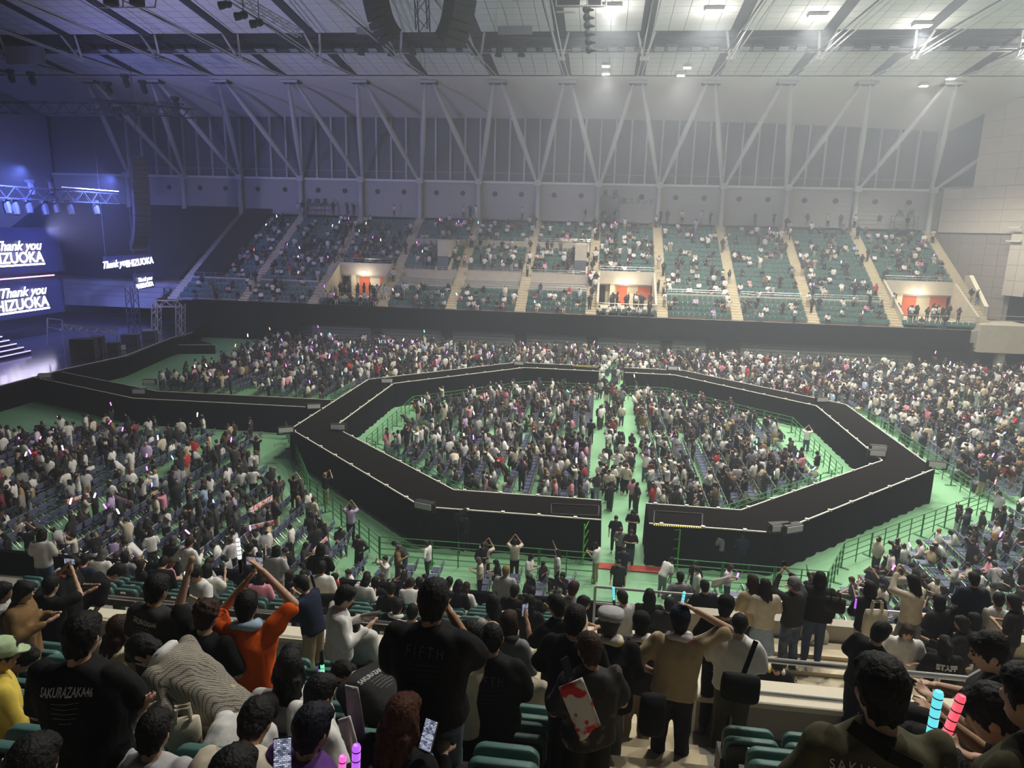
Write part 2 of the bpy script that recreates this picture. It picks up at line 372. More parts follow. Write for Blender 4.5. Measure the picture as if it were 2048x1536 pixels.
b = MB(); wbox(b, s_up-.1, S_END, z_up+1.9, z_up+2.15, -.1, .3); b.build('coping', m_panel, wr)
b = MB()
for (q0, q1) in (((2028, 455), (2052, 455)), ((2022, 482), (2052, 484))):
    s0, z0 = s_of(*q0); s1, z1 = s_of(*q1); wbox(b, s0, s1, z0-.08, z0+.08, .6, .8)
b.build('guard_rail', m_white, wr)
# gallery fascia at the right corner
b = MB()
P0 = ay(1958, 648, 76.); xg = P0[0]
b.box(xg, xg+5.2, 75.6, 80, 2.15, 4.9); b.build('corner_fascia', m_conc, wr)
b = MB(); b.box(xg+5.2, xg+6.2, 60, 78, 1.9, 6.2); b.build('side_fascia', m_panel, wr)
b = MB(); b.box(xg, xg+20, 82, 82.2, 0, 2.2); b.box(xg+2.2, xg+2.9, 75.9, 76.6, 0, 2.3); b.build('undercroft', m_conc_d, wr)
b = MB(); b.tube([(xg+.1, 75.7, 5.85), (xg+5.2, 75.7, 5.85), (xg+6.2, 74, 6.9)], .04, 6); b.tube([(xg+.1, 75.7, 5.4), (xg+5.2, 75.7, 5.4)], .03, 6); b.build('gallery_rail', m_chrome, wr)
# side end at the left (dark, behind the stage)
b = MB(); b.box(-78.4, -78, 15, 96, 0, 30); struct(b.build('wall_left', m_siding))

# ------------------------------------------------------------------ far grandstand
NR, TR, RS = 20, .88, .492
YF, ZF = 76.0, 4.2
st = thing('far_grandstand', 'far grandstand of stepped concrete with stairs, parapets and entrance openings', 'grandstand', (0, YF, 0))
SEC = [(CX[i]+.58, CX[i+1]-.58) for i in range(2, len(CX)-1)]          # seat sections between the stairs
SEC = [(CX[0]-20, CX[2]-.58)]+SEC
iv = {CXi: k for k, CXi in enumerate(CX)}
VOM = {4: (1, 8), 8: (1, 8), 12: (1, 8)}                                # section index -> rows taken by an entrance opening
def sec_of(xm):
    for k, (a, c) in enumerate(SEC):
        if a < xm < c: return k
    return None
vs = [sec_of(v) for v in (-27.5, 3.2, 35.2)]
MIDS = [k for k, (a, c) in enumerate(SEC) if -24.5 < (a+c)/2 < -1]
def row_y(k): return YF+TR*k
def row_z(k): return ZF+RS*k
for k, (a, c) in enumerate(SEC):
    for rr_ in ((range(0, 1), range(8, NR)) if k in vs else (range(NR),)):
        b = MB()
        for r_ in rr_: b.box(a-.02, c+.02, row_y(r_)-YF, row_y(r_+1)-YF, row_z(r_)-1.2, row_z(r_))
        b.build('terrace_section', m_conc_d, st)
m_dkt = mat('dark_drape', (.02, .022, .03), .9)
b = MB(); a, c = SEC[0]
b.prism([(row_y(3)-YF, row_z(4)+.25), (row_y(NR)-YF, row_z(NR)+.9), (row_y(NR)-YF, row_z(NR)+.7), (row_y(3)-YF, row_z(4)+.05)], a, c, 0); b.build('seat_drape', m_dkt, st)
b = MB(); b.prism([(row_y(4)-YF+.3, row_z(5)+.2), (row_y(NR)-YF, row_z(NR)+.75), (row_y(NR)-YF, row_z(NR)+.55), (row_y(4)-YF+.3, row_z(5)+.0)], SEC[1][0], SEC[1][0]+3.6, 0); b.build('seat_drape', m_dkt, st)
for i in range(2, len(CX)):                                             # stairs
    x = CX[i]; b = MB()
    for r_ in range(NR*2):
        y0 = TR/2*r_; z = ZF+RS/2*(r_+1); b.box(x-.56, x+.56, y0, y0+TR/2, z-.9, z)
    b.build('aisle_stairs', m_stair, st)
# terrace top landing
b = MB(); b.box(XL, XR, row_y(NR)-YF, YW-YF+.2, row_z(NR)-.6, row_z(NR)+.05); b.build('top_landing', m_conc_d, st)
def rail(parent, x0, x1, y, z, h=.75, nposts=None, m=None, name='railing', step=1.6):
    b = MB(); n = max(2, int(round((x1-x0)/step))+1)
    b.cyl((x0, y, z+h), (x1, y, z+h), .028, 6); b.cyl((x0, y, z+h*.5), (x1, y, z+h*.5), .02, 6)
    for x in np.linspace(x0, x1, n): b.cyl((x, y, z), (x, y, z+h), .025, 6)
    return b.build(name, m or m_chrome, parent)
for k, (a, c) in enumerate(SEC):
    if k == 0: continue
    # low parapet at the cross aisle above the four front rows
    if k in vs:
        yb = row_y(8)-YF; zb = row_z(8)
        # entrance opening
        b = MB(); b.box(a, c, .88, yb, ZF+.4, ZF+.52); b.build('entrance_floor', m_stair, st)
        b = MB(); b.box(a, c, yb-.3, yb, zb-1.0, zb+.45); b.build('entrance_header', m_conc, st)
        b = MB(); b.box(a, c, yb+.55, yb+.7, ZF+.4, zb-.5); b.build('entrance_back_wall', m_cream, st)
        w_ = c-a
        for (u0, u1, zz) in ((.34, .53, .5), (.72, .95, 1.3)): b = MB(); b.box(a+w_*u0, a+w_*u1, yb+.5, yb+.56, ZF+zz, zb-.95); b.build('orange_panel', m_orange, st)
        for (u0, u1) in ((a+.25, a+w_*.14), (c-w_*.05, c-.05)): b = MB(); b.box(u0, u1, yb+.5, yb+.56, ZF+.5, zb-.95); b.build('dark_doorway', m_black, st)
        for x0 in (a-.02, c-.2):
            b = MB(); b.prism([(.9, ZF), (yb, ZF), (yb, zb+.5), (.9, ZF+1.35)], x0, x0+.22, 0); b.build('entrance_side_wall', m_conc, st)
        b = MB(); b.box(a+w_*.22, a+w_*.3, yb-.1, yb+.3, ZF+.5, zb-1.0); b.build('pillar', m_cream, st)
        b = MB(); b.ell(((a+c)/2-.1, yb-.75, zb-.75), (.24, .24, .24), 14, 10); b.build('globe_lamp', m_globe, st, smooth=True)
        lg = bpy.data.lights.new('entrance_light', 'POINT'); lg.energy = 170; lg.color = (1, .85, .62); lg.shadow_soft_size = .25
        lo = bpy.data.objects.new('entrance_light', lg); COL.objects.link(lo); lo.location = ((a+c)/2-.1, YF+yb-1.15, zb-.95)
        rail(st, a+.1, c-.1, .98, ZF+.5, .8); rail(st, a+.1, c-.1, yb-.1, zb+.45, .5)
    else:
        yp = row_y(4)-YF; zp = row_z(4)
        b = MB(); b.box(a-.02, c+.02, yp-.16, yp+.06, row_z(3)-.4, zp+.42); b.build('parapet', m_conc, st)
        rail(st, a+.05, c-.05, yp-.05, zp+.42, .45)
    if k in MIDS:
        for (rr, hh, dd) in ((7, .95, 0), (14, 1.0, 0)):
            yp = row_y(rr)-YF; zp = row_z(rr)
            b = MB(); b.box(a-.02, c+.02 if k != MIDS[-1] else c-.1, yp-.18, yp+.04, row_z(rr-1)-.4, zp+.45); b.build('parapet', m_conc, st)
            rail(st, a+.05, c-.05, yp-.07, zp+.45, .4)
        # stair tower openings inside the middle blocks
    if k in (MIDS[0], MIDS[-1]):
        xo = c-2.3 if k == MIDS[0] else c-1.6
        b = MB(); y0, y1 = row_y(7)-YF, row_y(14)-YF
        b.box(xo, xo+1.3, y0+.1, y0+.2, row_z(7)-.2, row_z(13)-.9); b.build('stair_doorway', m_glass, st)
        for x0 in (xo-.2, xo+1.3):
            b = MB(); b.prism([(y0-.2, row_z(6)), (y1, row_z(6)), (y1, row_z(14)+.3), (y0-.2, row_z(8)+.2)], x0, x0+.2, 0); b.build('stair_side_wall', m_conc, st)
        b = MB(); b.box(xo, xo+1.3, y0+.2, y1-.3, row_z(13)-1., row_z(14)+.4); b.build('stair_header', m_conc, st)
# sloping end parapet beside the right stair
b = MB(); x0 = CX[-1]+.6
b.prism([(row_y(3)-YF, row_z(3)-.5), (row_y(8)-YF+.6, row_z(3)-.5), (row_y(8)-YF+.6, row_z(8)+1.2), (row_y(8)-YF-.3, row_z(8)+1.2), (row_y(3)-YF, row_z(4)+.25)], x0, x0+.35, 0); b.build('end_parapet', m_conc, st)
b = MB(); b.bar((x0+.17, row_y(3)-YF, row_z(4)+.28), (x0+.17, row_y(8)-YF-.3, row_z(8)+1.23), .42, .08); b.build('end_parapet_coping', m_cream, st)
b = MB(); b.box(x0-1.7, x0+6, -.1, row_y(NR)-YF, 2.5, 4.3); b.build('end_base', m_conc_d, st)
# scaffold platforms on the top row
m_scaf = mat('scaffold_grey', (.10, .13, .13), .6)
def scaffold(px, name_label, w_=2.2, h=3.2, top='lamp'):
    P = ay(px[0], px[1], YW-2.); t = thing('scaffold_tower', name_label, 'scaffold', (P[0], P[1], row_z(NR-1)))
    for sx in (-1, 1):
        for sy in (-1, 1):
            b = MB(); b.cyl((sx*w_/2, sy*.6, 0), (sx*w_/2, sy*.6, h), .05, 6); b.build('upright', m_scaf, t)
    for z in (h*.33, h*.66, h):
        b = MB(); b.box(-w_/2, w_/2, -.6, .6, z-.05, z); b.build('deck', m_scaf, t)
    b = MB(); b.cyl((-w_/2, -.62, 0), (w_/2, -.62, h*.66), .03, 5); b.cyl((w_/2, -.62, 0), (-w_/2, -.62, h*.66), .03, 5); b.build('brace', m_scaf, t)
    for s in (-.6, .6):
        b = MB(); b.ell((s, -.1, h+.6), (.3, .35, .3), 10, 7); b.box(s-.36, s+.36, -.2, .2, h, h+.35); b.build('followspot', m_scaf, t)
    return t
scaffold((1220, 400), 'tall scaffold camera tower beside the stand sign at the far wall', 2.3, 3.6)
scaffold((1812, 420), 'scaffold platform with two followspots near the right end of the far stand', 2.6, 2.1)
scaffold((628, 405), 'scaffold platform with two followspots at the dark left end of the far stand', 2.4, 1.7)
# sign on the siding
def text_mesh(name, s, size, m, ext=.004, align='CENTER', shear=0., spacing=1., bold=0.):
    cu = bpy.data.curves.new(name, 'FONT'); cu.body = s; cu.size = size; cu.extrude = ext; cu.align_x = align; cu.resolution_u = 3; cu.shear = shear; cu.space_character = spacing; cu.offset = bold
    ob = bpy.data.objects.new(name, cu); me = eval_mesh(ob); me.name = name; me.materials.clear(); me.materials.append(m)
    bpy.data.curves.remove(cu); return me
m_sign = mat('sign_grey', (.09, .10, .10), .7)
P = ay(1276, 401, YW-.07); o = link('stand_sign', text_mesh('stand_sign', '東スタンド', .86, m_sign, .01), None, (P[0], P[1], P[2]-.4)); o.rotation_euler.x = PI/2
tag(o, 'grey stand name lettering on the far wall siding', 'sign')
P = ay(1266, 411, YW-.07); o2 = link('small_lettering', text_mesh('small_lettering', '— —— ——— ——', .34, m_sign, .01), o, None)
o2.location = (0, -.62, 0)

# ------------------------------------------------------------------ black cloth fascia and retracted seating under it
def cloth_strip(name, pts, z0, z1, m, amp=.05, step=.35, label=None, parent=None, cat='curtain', taper=.0):
    V = []; pts = [np.array(p, float) for p in pts]; S = []
    for i in range(len(pts)-1):
        d = pts[i+1]-pts[i]; L = np.linalg.norm(d); n = max(2, int(L/step)); t = d/L; nn = np.array([-t[1], t[0]])
        for k in range(n+(i == len(pts)-2)): S.append((pts[i]+d*k/n, nn))
    b = MB(); m_ = len(S); nz = 5
    for j in range(nz):
        f = j/(nz-1)
        for k, (p, nn) in enumerate(S):
            o = amp*(1-f*.7)*(math.sin(k*1.7)+.6*math.sin(k*.61+1)+.4*math.sin(k*2.9+f*2)) + taper*(1-f)
            V.append((p[0]+nn[0]*o, p[1]+nn[1]*o, z0+(z1-z0)*f))
    b.add(V, [(j*m_+k, j*m_+k+1, (j+1)*m_+k+1, (j+1)*m_+k) for j in range(nz-1) for k in range(m_-1)])
    o = b.build(name, m, parent, smooth=True)
    if label: tag(o, label, cat)
    return o
cloth_strip('fascia_cloth', [(37.0, 75.85), (-46, 75.85)], 2.0, 4.28, m_cloth, .03, .8, 'long black cloth hung along the front of the far stand')
cloth_strip('side_curtain', [(-33.5, 75.6), (-50, 75.6)], 0, 4.2, m_cloth, .08, .5, 'black curtain hanging below the dark left end of the far stand')
rb = thing('retracted_bleachers', 'grey retracted bleacher fronts stacked under the far stand', 'bleachers', (0, 76.4, 0))
m_ble = mat('bleacher_board', (.17, .17, .17), .7)
b = MB()
for k in range(6): b.box(-33, 37, -.1+.03*k, .3, .05+k*.35, .05+k*.35+.30)
b.build('board', m_ble, rb)
for px in (612, 752, 893, 1042, 1185, 1335):
    P = ay(px, 660, 76.2); b = MB()
    for k in range(6): b.box(P[0]-.62, P[0]+.62, -.16, -.05, .16+k*.35, .34+k*.35)
    b.build('step_opening', m_black, rb)
for (p0, p1) in ((1413, 1482), (1830, 1960)):
    a = ay(p0, 690, 76.2)[0]; c = ay(p1, 690, 76.2)[0]; b = MB(); b.box(a, c, -.2, -.12, 0, 2.0); b.build('dark_gate', m_black, rb)
# ================================================================== OCTAGONAL WALKWAY
OC = np.array([.18, 43.46]); WH = 1.8
def octv(ap, k=1.0):                                   # vertices counter-clockwise from near-left; k squeezes the Y direction
    a = ap*math.tan(PI/8)
    return [OC+np.array(p) for p in ((-a, -ap*k), (a, -ap*k), (ap, -a*k), (ap, a*k), (a, ap*k), (-a, ap*k), (-ap, a*k), (-ap, -a*k))]
AO, AI, KY = 17.05, 14.85, .966
vo, vi = octv(AO, KY), octv(AI, KY)
m_edge = mat('pale_edge_strip', (.75, .72, .62), .5)
m_haz = mat('hazard_yellow', (.75, .6, .08), .6)
wk = thing('octagon_walkway', 'black octagonal raised walkway with draped sides in the middle of the floor', 'stage', (OC[0], OC[1], 0))
def loc2(p, z): return (p[0]-OC[0], p[1]-OC[1], z)
GX = (.50, 2.40)
_b = MB(); _b.box(-.07, .07, -.07, .07, 0, .07); marker_me = _b.mesh('edge_marker', m_edge)
def deck_piece(o0, o1, i1, i0):
    b = MB(); P = [loc2(p, z) for z in (WH-.12, WH) for p in (o0, o1, i1, i0)]
    b.add(P, [(0, 3, 2, 1), (4, 5, 6, 7), (0, 1, 5, 4), (1, 2, 6, 5), (2, 3, 7, 6), (3, 0, 4, 7)]); b.build('deck', m_deck, wk)
    for e0, e1 in ((o0, o1), (i0, i1)):
        b = MB(); b.bar(loc2(e0, WH+.01), loc2(e1, WH+.01), .06, .04); b.build('edge_strip', m_edge, wk)
        L = np.linalg.norm(e1-e0); n = int(L/1.75)
        for k in range(n+1):
            q = e0+(e1-e0)*(k+.3)/(n+1); link('edge_marker', marker_me, wk, loc2(q, WH))
def skirt(p, q): 
    o = cloth_strip('skirt', [(p[0]-OC[0], p[1]-OC[1]), (q[0]-OC[0], q[1]-OC[1])], 0.0, WH-.02, m_cloth, .05, .22, None, wk, taper=.0)
for k in range(8):
    o0, o1, i0, i1 = vo[k], vo[(k+1) % 8], vi[k], vi[(k+1) % 8]
    if k in (0, 4):                                    # the near and far sides are cut by a gangway
        for (ga, gb) in ((o0[0], GX[0]), (GX[1], o1[0])) if k == 0 else ((o0[0], GX[1]-.1), (GX[0]-.3, o1[0])):
            oa = np.array([ga, o0[1]]); ob_ = np.array([gb, o0[1]])
            ia = np.array([i0[0] if ga == o0[0] else ga, i0[1]]); ib = np.array([i1[0] if gb == o1[0] else gb, i0[1]])
            deck_piece(oa, ob_, ib, ia); skirt(ob_, oa); skirt(ia, ib)
            e = (ob_, ib) if ga == o0[0] else (oa, ia); skirt(*e)
    else: deck_piece(o0, o1, i1, i0); skirt(o1, o0); skirt(i0, i1)
# trapdoors beside the gangway and the shallow step under the drape
for (px, lab) in ((((1102, 1008), (1198, 1012), (1197, 1032), (1103, 1028)), 0), (((1309, 1022), (1405, 1028), (1404, 1056), (1307, 1050)), 1)):
    P = [az(*q, WH+.03)-np.array([OC[0], OC[1], 0]) for q in px]; b = MB()
    for i in range(4): b.bar(P[i], P[(i+1) % 4], .05, .05)
    tr = b.build('trapdoor_frame', m_black, wk)
    if lab:
        b = MB(); n = 22; a, c = P[3], P[2]
        for i in range(n):
            q0 = a+(c-a)*i/n; q1 = a+(c-a)*(i+.55)/n; b.bar(q0+np.array([0, -.06, .03]), q1+np.array([0, -.06, .03]), .12, .03)
        b.build('hazard_stripe', m_haz, wk)
P = [az(x, y, WH+.03)-np.array([OC[0], OC[1], 0]) for x, y in ((1146, 732), (1196, 735))]
b = MB()
for i in range(16): b.bar(P[0]+(P[1]-P[0])*i/16, P[0]+(P[1]-P[0])*(i+.55)/16, .1, .04)
b.build('hazard_stripe', m_haz, wk)
m_red = mat('red_ramp_mat', (.42, .07, .05), .8)
a, c = az(1190, 1131, .02), az(1345, 1143, .02)
b = MB(); b.box(a[0], c[0], a[1]-.25, a[1]+.25, 0, .05); tag(b.build('floor_ramp', m_red), 'red cable ramp on the floor across the gangway mouth', 'ramp')

# bridge to the stage
bg = thing('stage_bridge', 'long black bridge joining the octagonal walkway to the stage', 'stage', (-17, 42.5, 0))
BP = [np.array(p) for p in ((-16.8, 42.6), (-29.4, 42.25), (-39.9, 46.4))]; BW = 1.05
def offs(s):
    out = []
    for i, p in enumerate(BP):
        d = BP[min(i+1, 2)]-BP[max(i-1, 0)]; d /= np.linalg.norm(d); out.append(p+np.array([-d[1], d[0]])*s)
    return out
L_, R_ = offs(-BW), offs(BW)
for i in range(2):
    b = MB(); P = [(p[0]+17, p[1]-42.5, z) for z in (WH-.14, WH-.01) for p in (L_[i], L_[i+1], R_[i+1], R_[i])]
    b.add(P, [(0, 3, 2, 1), (4, 5, 6, 7), (0, 1, 5, 4), (1, 2, 6, 5), (2, 3, 7, 6), (3, 0, 4, 7)]); b.build('deck', m_deck, bg)
    for S_ in (L_, R_):
        b = MB(); b.bar((S_[i][0]+17, S_[i][1]-42.5, WH), (S_[i+1][0]+17, S_[i+1][1]-42.5, WH), .05, .04); b.build('edge_strip', m_edge, bg)
        cloth_strip('skirt', [(S_[i][0]+17, S_[i][1]-42.5), (S_[i+1][0]+17, S_[i+1][1]-42.5)], 0, WH-.1, m_cloth, .04, .3, None, bg)
# stage light fixtures standing on the walkway corners
m_fix = mat('fixture_black', (.02, .02, .022), .5); m_lens = mat('fixture_lens_pale', (.62, .62, .6), .3)
def fixture(p, lab, rz=0., on=False):
    t = thing('stage_light_fixture', lab, 'stage light', (p[0], p[1], p[2]), rz, 'light fixtures on the walkway corners')
    b = MB(); b.box(-.42, .42, -.16, .16, .12, .42); b.build('housing', m_fix, t)
    b = MB(); b.box(-.38, .38, -.19, -.16, .15, .39); b.build('lens', m_lens, t)
    b = MB(); b.box(-.48, -.42, -.05, .05, 0, .35); b.box(.42, .48, -.05, .05, 0, .35); b.box(-.48, .48, -.06, .06, 0, .03); b.build('yoke', m_fix, t)
for (px, lab, rz) in (((677, 862), 'bar light on the inner left corner of the walkway', .1), ((572, 868), 'bar light on the outer left corner of the walkway', .5),
                      ((774, 768), 'bar light on the inner far left corner of the walkway', .3), ((850, 1022), 'black light fixture on the near left outer corner', -.3),
                      ((1557, 1066), 'black flood fixture on the near right outer corner, left one', .3), ((1582, 1068), 'black flood fixture on the near right outer corner, right one', .5),
                      ((1755, 905), 'bar light on the inner right corner of the walkway, upper one', 0), ((1752, 915), 'bar light on the inner right corner of the walkway, lower one', 0),
                      ((1872, 938), 'bar light on the outer right corner of the walkway', -.2), ((1642, 806), 'bar light on the inner far right corner of the walkway', .2),
                      ((628, 820), 'dark light fixture where the bridge meets the walkway', .4), ((280, 790), 'small pale light at the bend of the bridge', .2), ((300, 770), 'small pale light across the bridge', .2),
                      ((92, 758), 'black box light where the bridge meets the stage', .4), ((1345, 742), 'twin lens fixture on the far right corner of the walkway', 0), ((1038, 732), 'dark fixture on the far left corner of the walkway', 0)):
    fixture(az(*px, WH), lab, rz)
for (px, lab) in (((1480, 1018), 'black floor monitor box by the inner fence, left one'), ((1508, 1014), 'black floor monitor box by the inner fence, right one')):
    P = az(*px, 0); t = thing('floor_monitor', lab, 'speaker', tuple(P), .3); b = MB(); b.prism([(-.3, 0), (.3, 0), (.3, .25), (-.1, .5), (-.3, .5)], -.35, .35, 0); b.build('cabinet', m_fix, t)
    b = MB(); b.bar((-.3, .1, .42), (.3, .1, .42), .3, .02, up=(0, -.5, .8)); b.build('grille', m_black, t)

# ================================================================== STAGE (left)
m_stg = mat('glossy_stage_deck', (.035, .035, .045), .16, spec=.6)
m_alu = mat('aluminium_truss', (.62, .62, .66), .35, metal=.9)
m_trk = mat('black_truss', (.03, .032, .04), .5)
m_led = mat('led_panel_dark', (.01, .012, .03), .4, emit=((.03, .04, .22), .25))
m_ledw = mat('led_letters_white', (1, 1, 1), .4, emit=((.95, .88, 1.), 7.))
m_ledp = mat('led_line_pink', (1, .3, .4), .4, emit=((1., .25, .38), 5.))
sg = thing('main_stage', 'glossy dark main stage lit blue at the left end of the hall', 'stage', (-40, 50, 0))
SP = [az(x, y, WH) for x, y in ((-120, 808), (0, 772), (130, 738), (250, 712), (340, 677), (385, 665))]
poly = [(p[0]+40, p[1]-50) for p in SP]
poly = poly+[(-5, 26), (-32, 26), (-32, -18)]
b = MB(); b.prism(poly, WH-.15, WH, 2); o = b.build('deck', m_stg, sg); fix_normals(o.data)
b = MB(); b.prism([(x-.15 if i < 6 else x, y) for i, (x, y) in enumerate(poly)], 0, WH-.15, 2); o = b.build('front_drape', m_cloth, sg); fix_normals(o.data)
b = MB()
for i in range(5): b.bar((poly[i][0], poly[i][1], WH+.02), (poly[i+1][0], poly[i+1][1], WH+.02), .07, .04)
b.build('edge_strip', mat('stage_edge', (.6, .58, .75), .4), sg)
# dark wing blocks and lower step beside the stage front
b = MB(); pts = [az(x, y, .9) for x, y in ((160, 742), (262, 712), (345, 690), (430, 690))]
pw = [(p[0]+40, p[1]-50) for p in pts]; b.prism([(pw[0][0]-2, pw[0][1]), pw[0], pw[1], pw[2], pw[3], (pw[3][0]-4, pw[3][1]+3)], 0, .9, 2); o = b.build('wing_block', m_cloth, sg); fix_normals(o.data)
b = MB(); 
for i in range(3): b.bar((pw[i][0], pw[i][1], .92), (pw[i+1][0], pw[i+1][1], .92), .06, .04)
b.build('wing_edge', m_edge, sg)
# stairs with bright nosings
stx, sty = ax(-10, 690, -47), ax(60, 690, -47)
b = MB(); bn = MB()
for k in range(9):
    y0 = stx[1]-50-3; y1 = sty[1]-50-.32*k; z = WH+.33*k
    b.box(-10.5-.0, -7-.32*k, y0, y1, z, z+.33); bn.box(-7.02-.32*k, -6.98-.32*k, y0, y1, z+.24, z+.33)
b.build('stairs', m_black, sg); bn.build('stair_nosing', mat('nosing_led', (.8, .75, 1), .4, emit=((.7, .6, 1.), 1.2)), sg)
# LED screens with the greeting
XS = -52.
ROT_X = Matrix(((0, 0, 1), (1, 0, 0), (0, 1, 0))).to_4x4()
def led_text(parent, s, right_px, size, m, shear=0., wide=1., name='lettering', X=XS, bold=.012, tilt=0.):
    P = ax(right_px[0], right_px[1], X); me = text_mesh(name, s, size, m, .02, 'RIGHT', shear, bold=bold)
    o = link(name, me, parent); o.matrix_basis = Matrix.Translation((P[0]-parent.location.x, P[1]-parent.location.y, P[2]-parent.location.z)) @ Matrix.Rotation(tilt, 4, 'X') @ ROT_X @ Matrix.Diagonal((wide, 1, 1, 1))
    return o
for (q_top, q_bot, pr, lab) in (((118, 455), (118, 540), ((82, 499), (88, 523)), 'upper LED screen with the white greeting lettering at the left edge'), ((122, 560), (122, 622), ((92, 587), (98, 611)), 'lower LED screen with the white greeting lettering at the left edge')):
    T, B_ = ax(*q_top, XS-.15), ax(*q_bot, XS-.15)
    t = thing('led_screen', lab, 'screen', (XS-.15, T[1], B_[2]))
    b = MB(); b.box(-.2, 0, -16, 0, 0, T[2]-B_[2]); b.build('panel', m_led, t)
    b = MB(); b.box(-.25, .05, -.02, .12, -.1, T[2]-B_[2]+.1); b.box(-.25, .05, -16, .1, -.12, 0); b.build('frame', m_black, t)
    led_text(t, 'Thank you', pr[0], 1.2, m_ledw, .35, 1.05, bold=.012); led_text(t, 'SHIZUOKA', pr[1], 1.36, m_ledw, 0, 1.0, bold=.02)
    u = led_text(t, 'I', pr[1], .01, m_ledw); bpy.data.objects.remove(u)
    P = ax(pr[1][0]+4, pr[1][1], XS); b = MB(); b.box(0, .03, P[1]-t.location.y-14, P[1]-t.location.y, P[2]-t.location.z-.28, P[2]-t.location.z-.12); b.build('underline', m_ledw, t)
P = ax(108, 550, XS+.3); b = MB(); b.box(-.05, .05, -14, 0, -.05, .05); o = b.build('led_strip', m_ledp, None, loc=tuple(P)); tag(o, 'thin pink LED line between the two stage screens', 'led strip')
for (rp, sz, lab, two) in (((307, 526), .95, 'small hanging LED banner with one line of white greeting beside the speaker column', False), ((307, 571), .72, 'small LED banner with two lines of white greeting below the speaker column', True)):
    X2 = -47.; P = ax(rp[0]+3, rp[1]+3, X2); t = thing('led_banner', lab, 'screen', (X2-.1, P[1], P[2]))
    Lb = 7.6 if not two else 3.1; Hb = 1.1 if not two else 1.55
    b = MB(); b.box(-.15, 0, -Lb, .1, -.05, Hb); b.build('panel', m_led, t)
    if two: led_text(t, 'Thank you', (rp[0]-3, rp[1]-12), sz*.8, m_ledw, .35, .95, X=X2, bold=.006, tilt=.05); led_text(t, 'SHIZUOKA', rp, sz*.92, m_ledw, 0, .85, X=X2, bold=.012, tilt=.05)
    else: led_text(t, 'Thank you', (rp[0]-50, rp[1]+4), sz, m_ledw, .35, .95, X=X2, bold=.006, tilt=.05); led_text(t, 'SHIZUOKA', rp, sz, m_ledw, 0, .95, X=X2, bold=.012, tilt=.05)
    b = MB(); b.cyl((-.1, -.3, Hb), (-.1, -.3, 21-P[2]), .02, 5); b.cyl((-.1, -Lb+.3, Hb), (-.1, -Lb+.3, 21-P[2]), .02, 5); b.build('hanger_cable', m_trk, t)
# trusses
def truss(b, a, c, w_=.5, r=.035, up=(0, 0, 1), seg=None):
    a = np.array(a, float); c = np.array(c, float); d = c-a; L = np.linalg.norm(d); d /= L; up = np.array(up, float)
    if abs(d@up) > .95: up = np.array([1., 0, 0])
    s = np.cross(d, up); s /= np.linalg.norm(s); u = np.cross(s, d); n = seg or max(2, int(L/w_))
    cs = [(s*i+u*j)*w_/2 for i, j in ((-1, -1), (1, -1), (1, 1), (-1, 1))]
    for q in cs: b.bar(a+q, c+q, r*2)
    for k in range(n):
        p0, p1 = a+d*L*k/n, a+d*L*(k+1)/n
        for f in range(4):
            q0, q1 = (cs[f], cs[(f+1) % 4]) if k % 2 else (cs[(f+1) % 4], cs[f]); b.bar(p0+q0, p1+q1, r*1.2)
def truss_thing(name, lab, runs, m, w_=.5, extra=None):
    t = thing(name, lab, 'truss', tuple(np.array(runs[0][0], float)))
    o0 = np.array(runs[0][0], float)
    for (a, c) in runs:
        b = MB(); truss(b, np.array(a, float)-o0, np.array(c, float)-o0, w_); b.build('truss_span', m, t)
    if extra: extra(t, o0)
    return t
Pg = [ay(x, y, 65.5) for x, y in ((313, 664), (313, 607), (361, 607), (361, 668))]
Pg[0][2] = WH; Pg[3][2] = WH
truss_thing('truss_gate', 'silver truss gate standing at the stage edge', [(Pg[0], Pg[1]), (Pg[1], Pg[2]), (Pg[3], Pg[2])], m_alu, .62)
A = ax(125, 655, -44.); B2 = ax(232, 664, -44.); truss_thing('low_truss', 'silver horizontal truss lying over the stage wing', [(A, B2)], m_alu, .5, lambda t, o0: [MB().cyl(tuple(np.array(p)-o0-np.array([0, 0, .2])), tuple(np.array([p[0], p[1], WH])-o0), .06, 6).build('support_leg', m_alu, t) for p in (A, B2)])
A = ax(262, 575, -46.); A2 = A.copy(); A2[2] = WH; truss_thing('tower_truss', 'dark truss tower behind the truss gate', [(A2, A)], m_trk, .8)
A = ax(338, 575, -50.); A2 = A.copy(); A2[2] = WH; truss_thing('tower_truss', 'dark truss tower seen through the truss gate', [(A2, A)], m_trk, .8)
# lighting truss over the stage with hanging moving lights
def hang_lights(pxs, Xp, dz):
    def f(t, o0):
        for (px, py) in pxs:
            P = ax(px, py, Xp)-o0; bb = MB(); bb.box(P[0]-.25, P[0]+.25, P[1]-.2, P[1]+.2, P[2]+.25, P[2]+.5); bb.tube([P+np.array([0, 0, .3]), P+np.array([.1, 0, -.3]), P+np.array([.25, -.1, -.75])], [.22, .3, .24], 8); bb.build('moving_light', m_trk, t)
    return f
A = ax(-60, 392, -46.); B2 = ax(228, 388, -46.)
A[2] = B2[2] = (A[2]+B2[2])/2
truss_thing('lighting_truss', 'black lighting truss with moving lights above the stage screens', [(A, B2)], m_trk, .9, hang_lights([(12, 408), (28, 410), (55, 408), (88, 412), (110, 408), (138, 412), (190, 412), (60, 372), (100, 370)], -46., 0))
b = MB(); b.box(-.04, .04, 0, 7.2, -.04, .04)
P = ax(124, 374, -45.4); o = b.build('batten', mat('pale_batten', (.7, .7, .8), .4, emit=((.6, .62, 1.), .6)), None, loc=tuple(P)); tag(o, 'thin pale batten above the lighting truss', 'batten')
A = ay(-60, 188, 66.); B2 = ay(360, 192, 66.); A[2] = B2[2] = 23.2
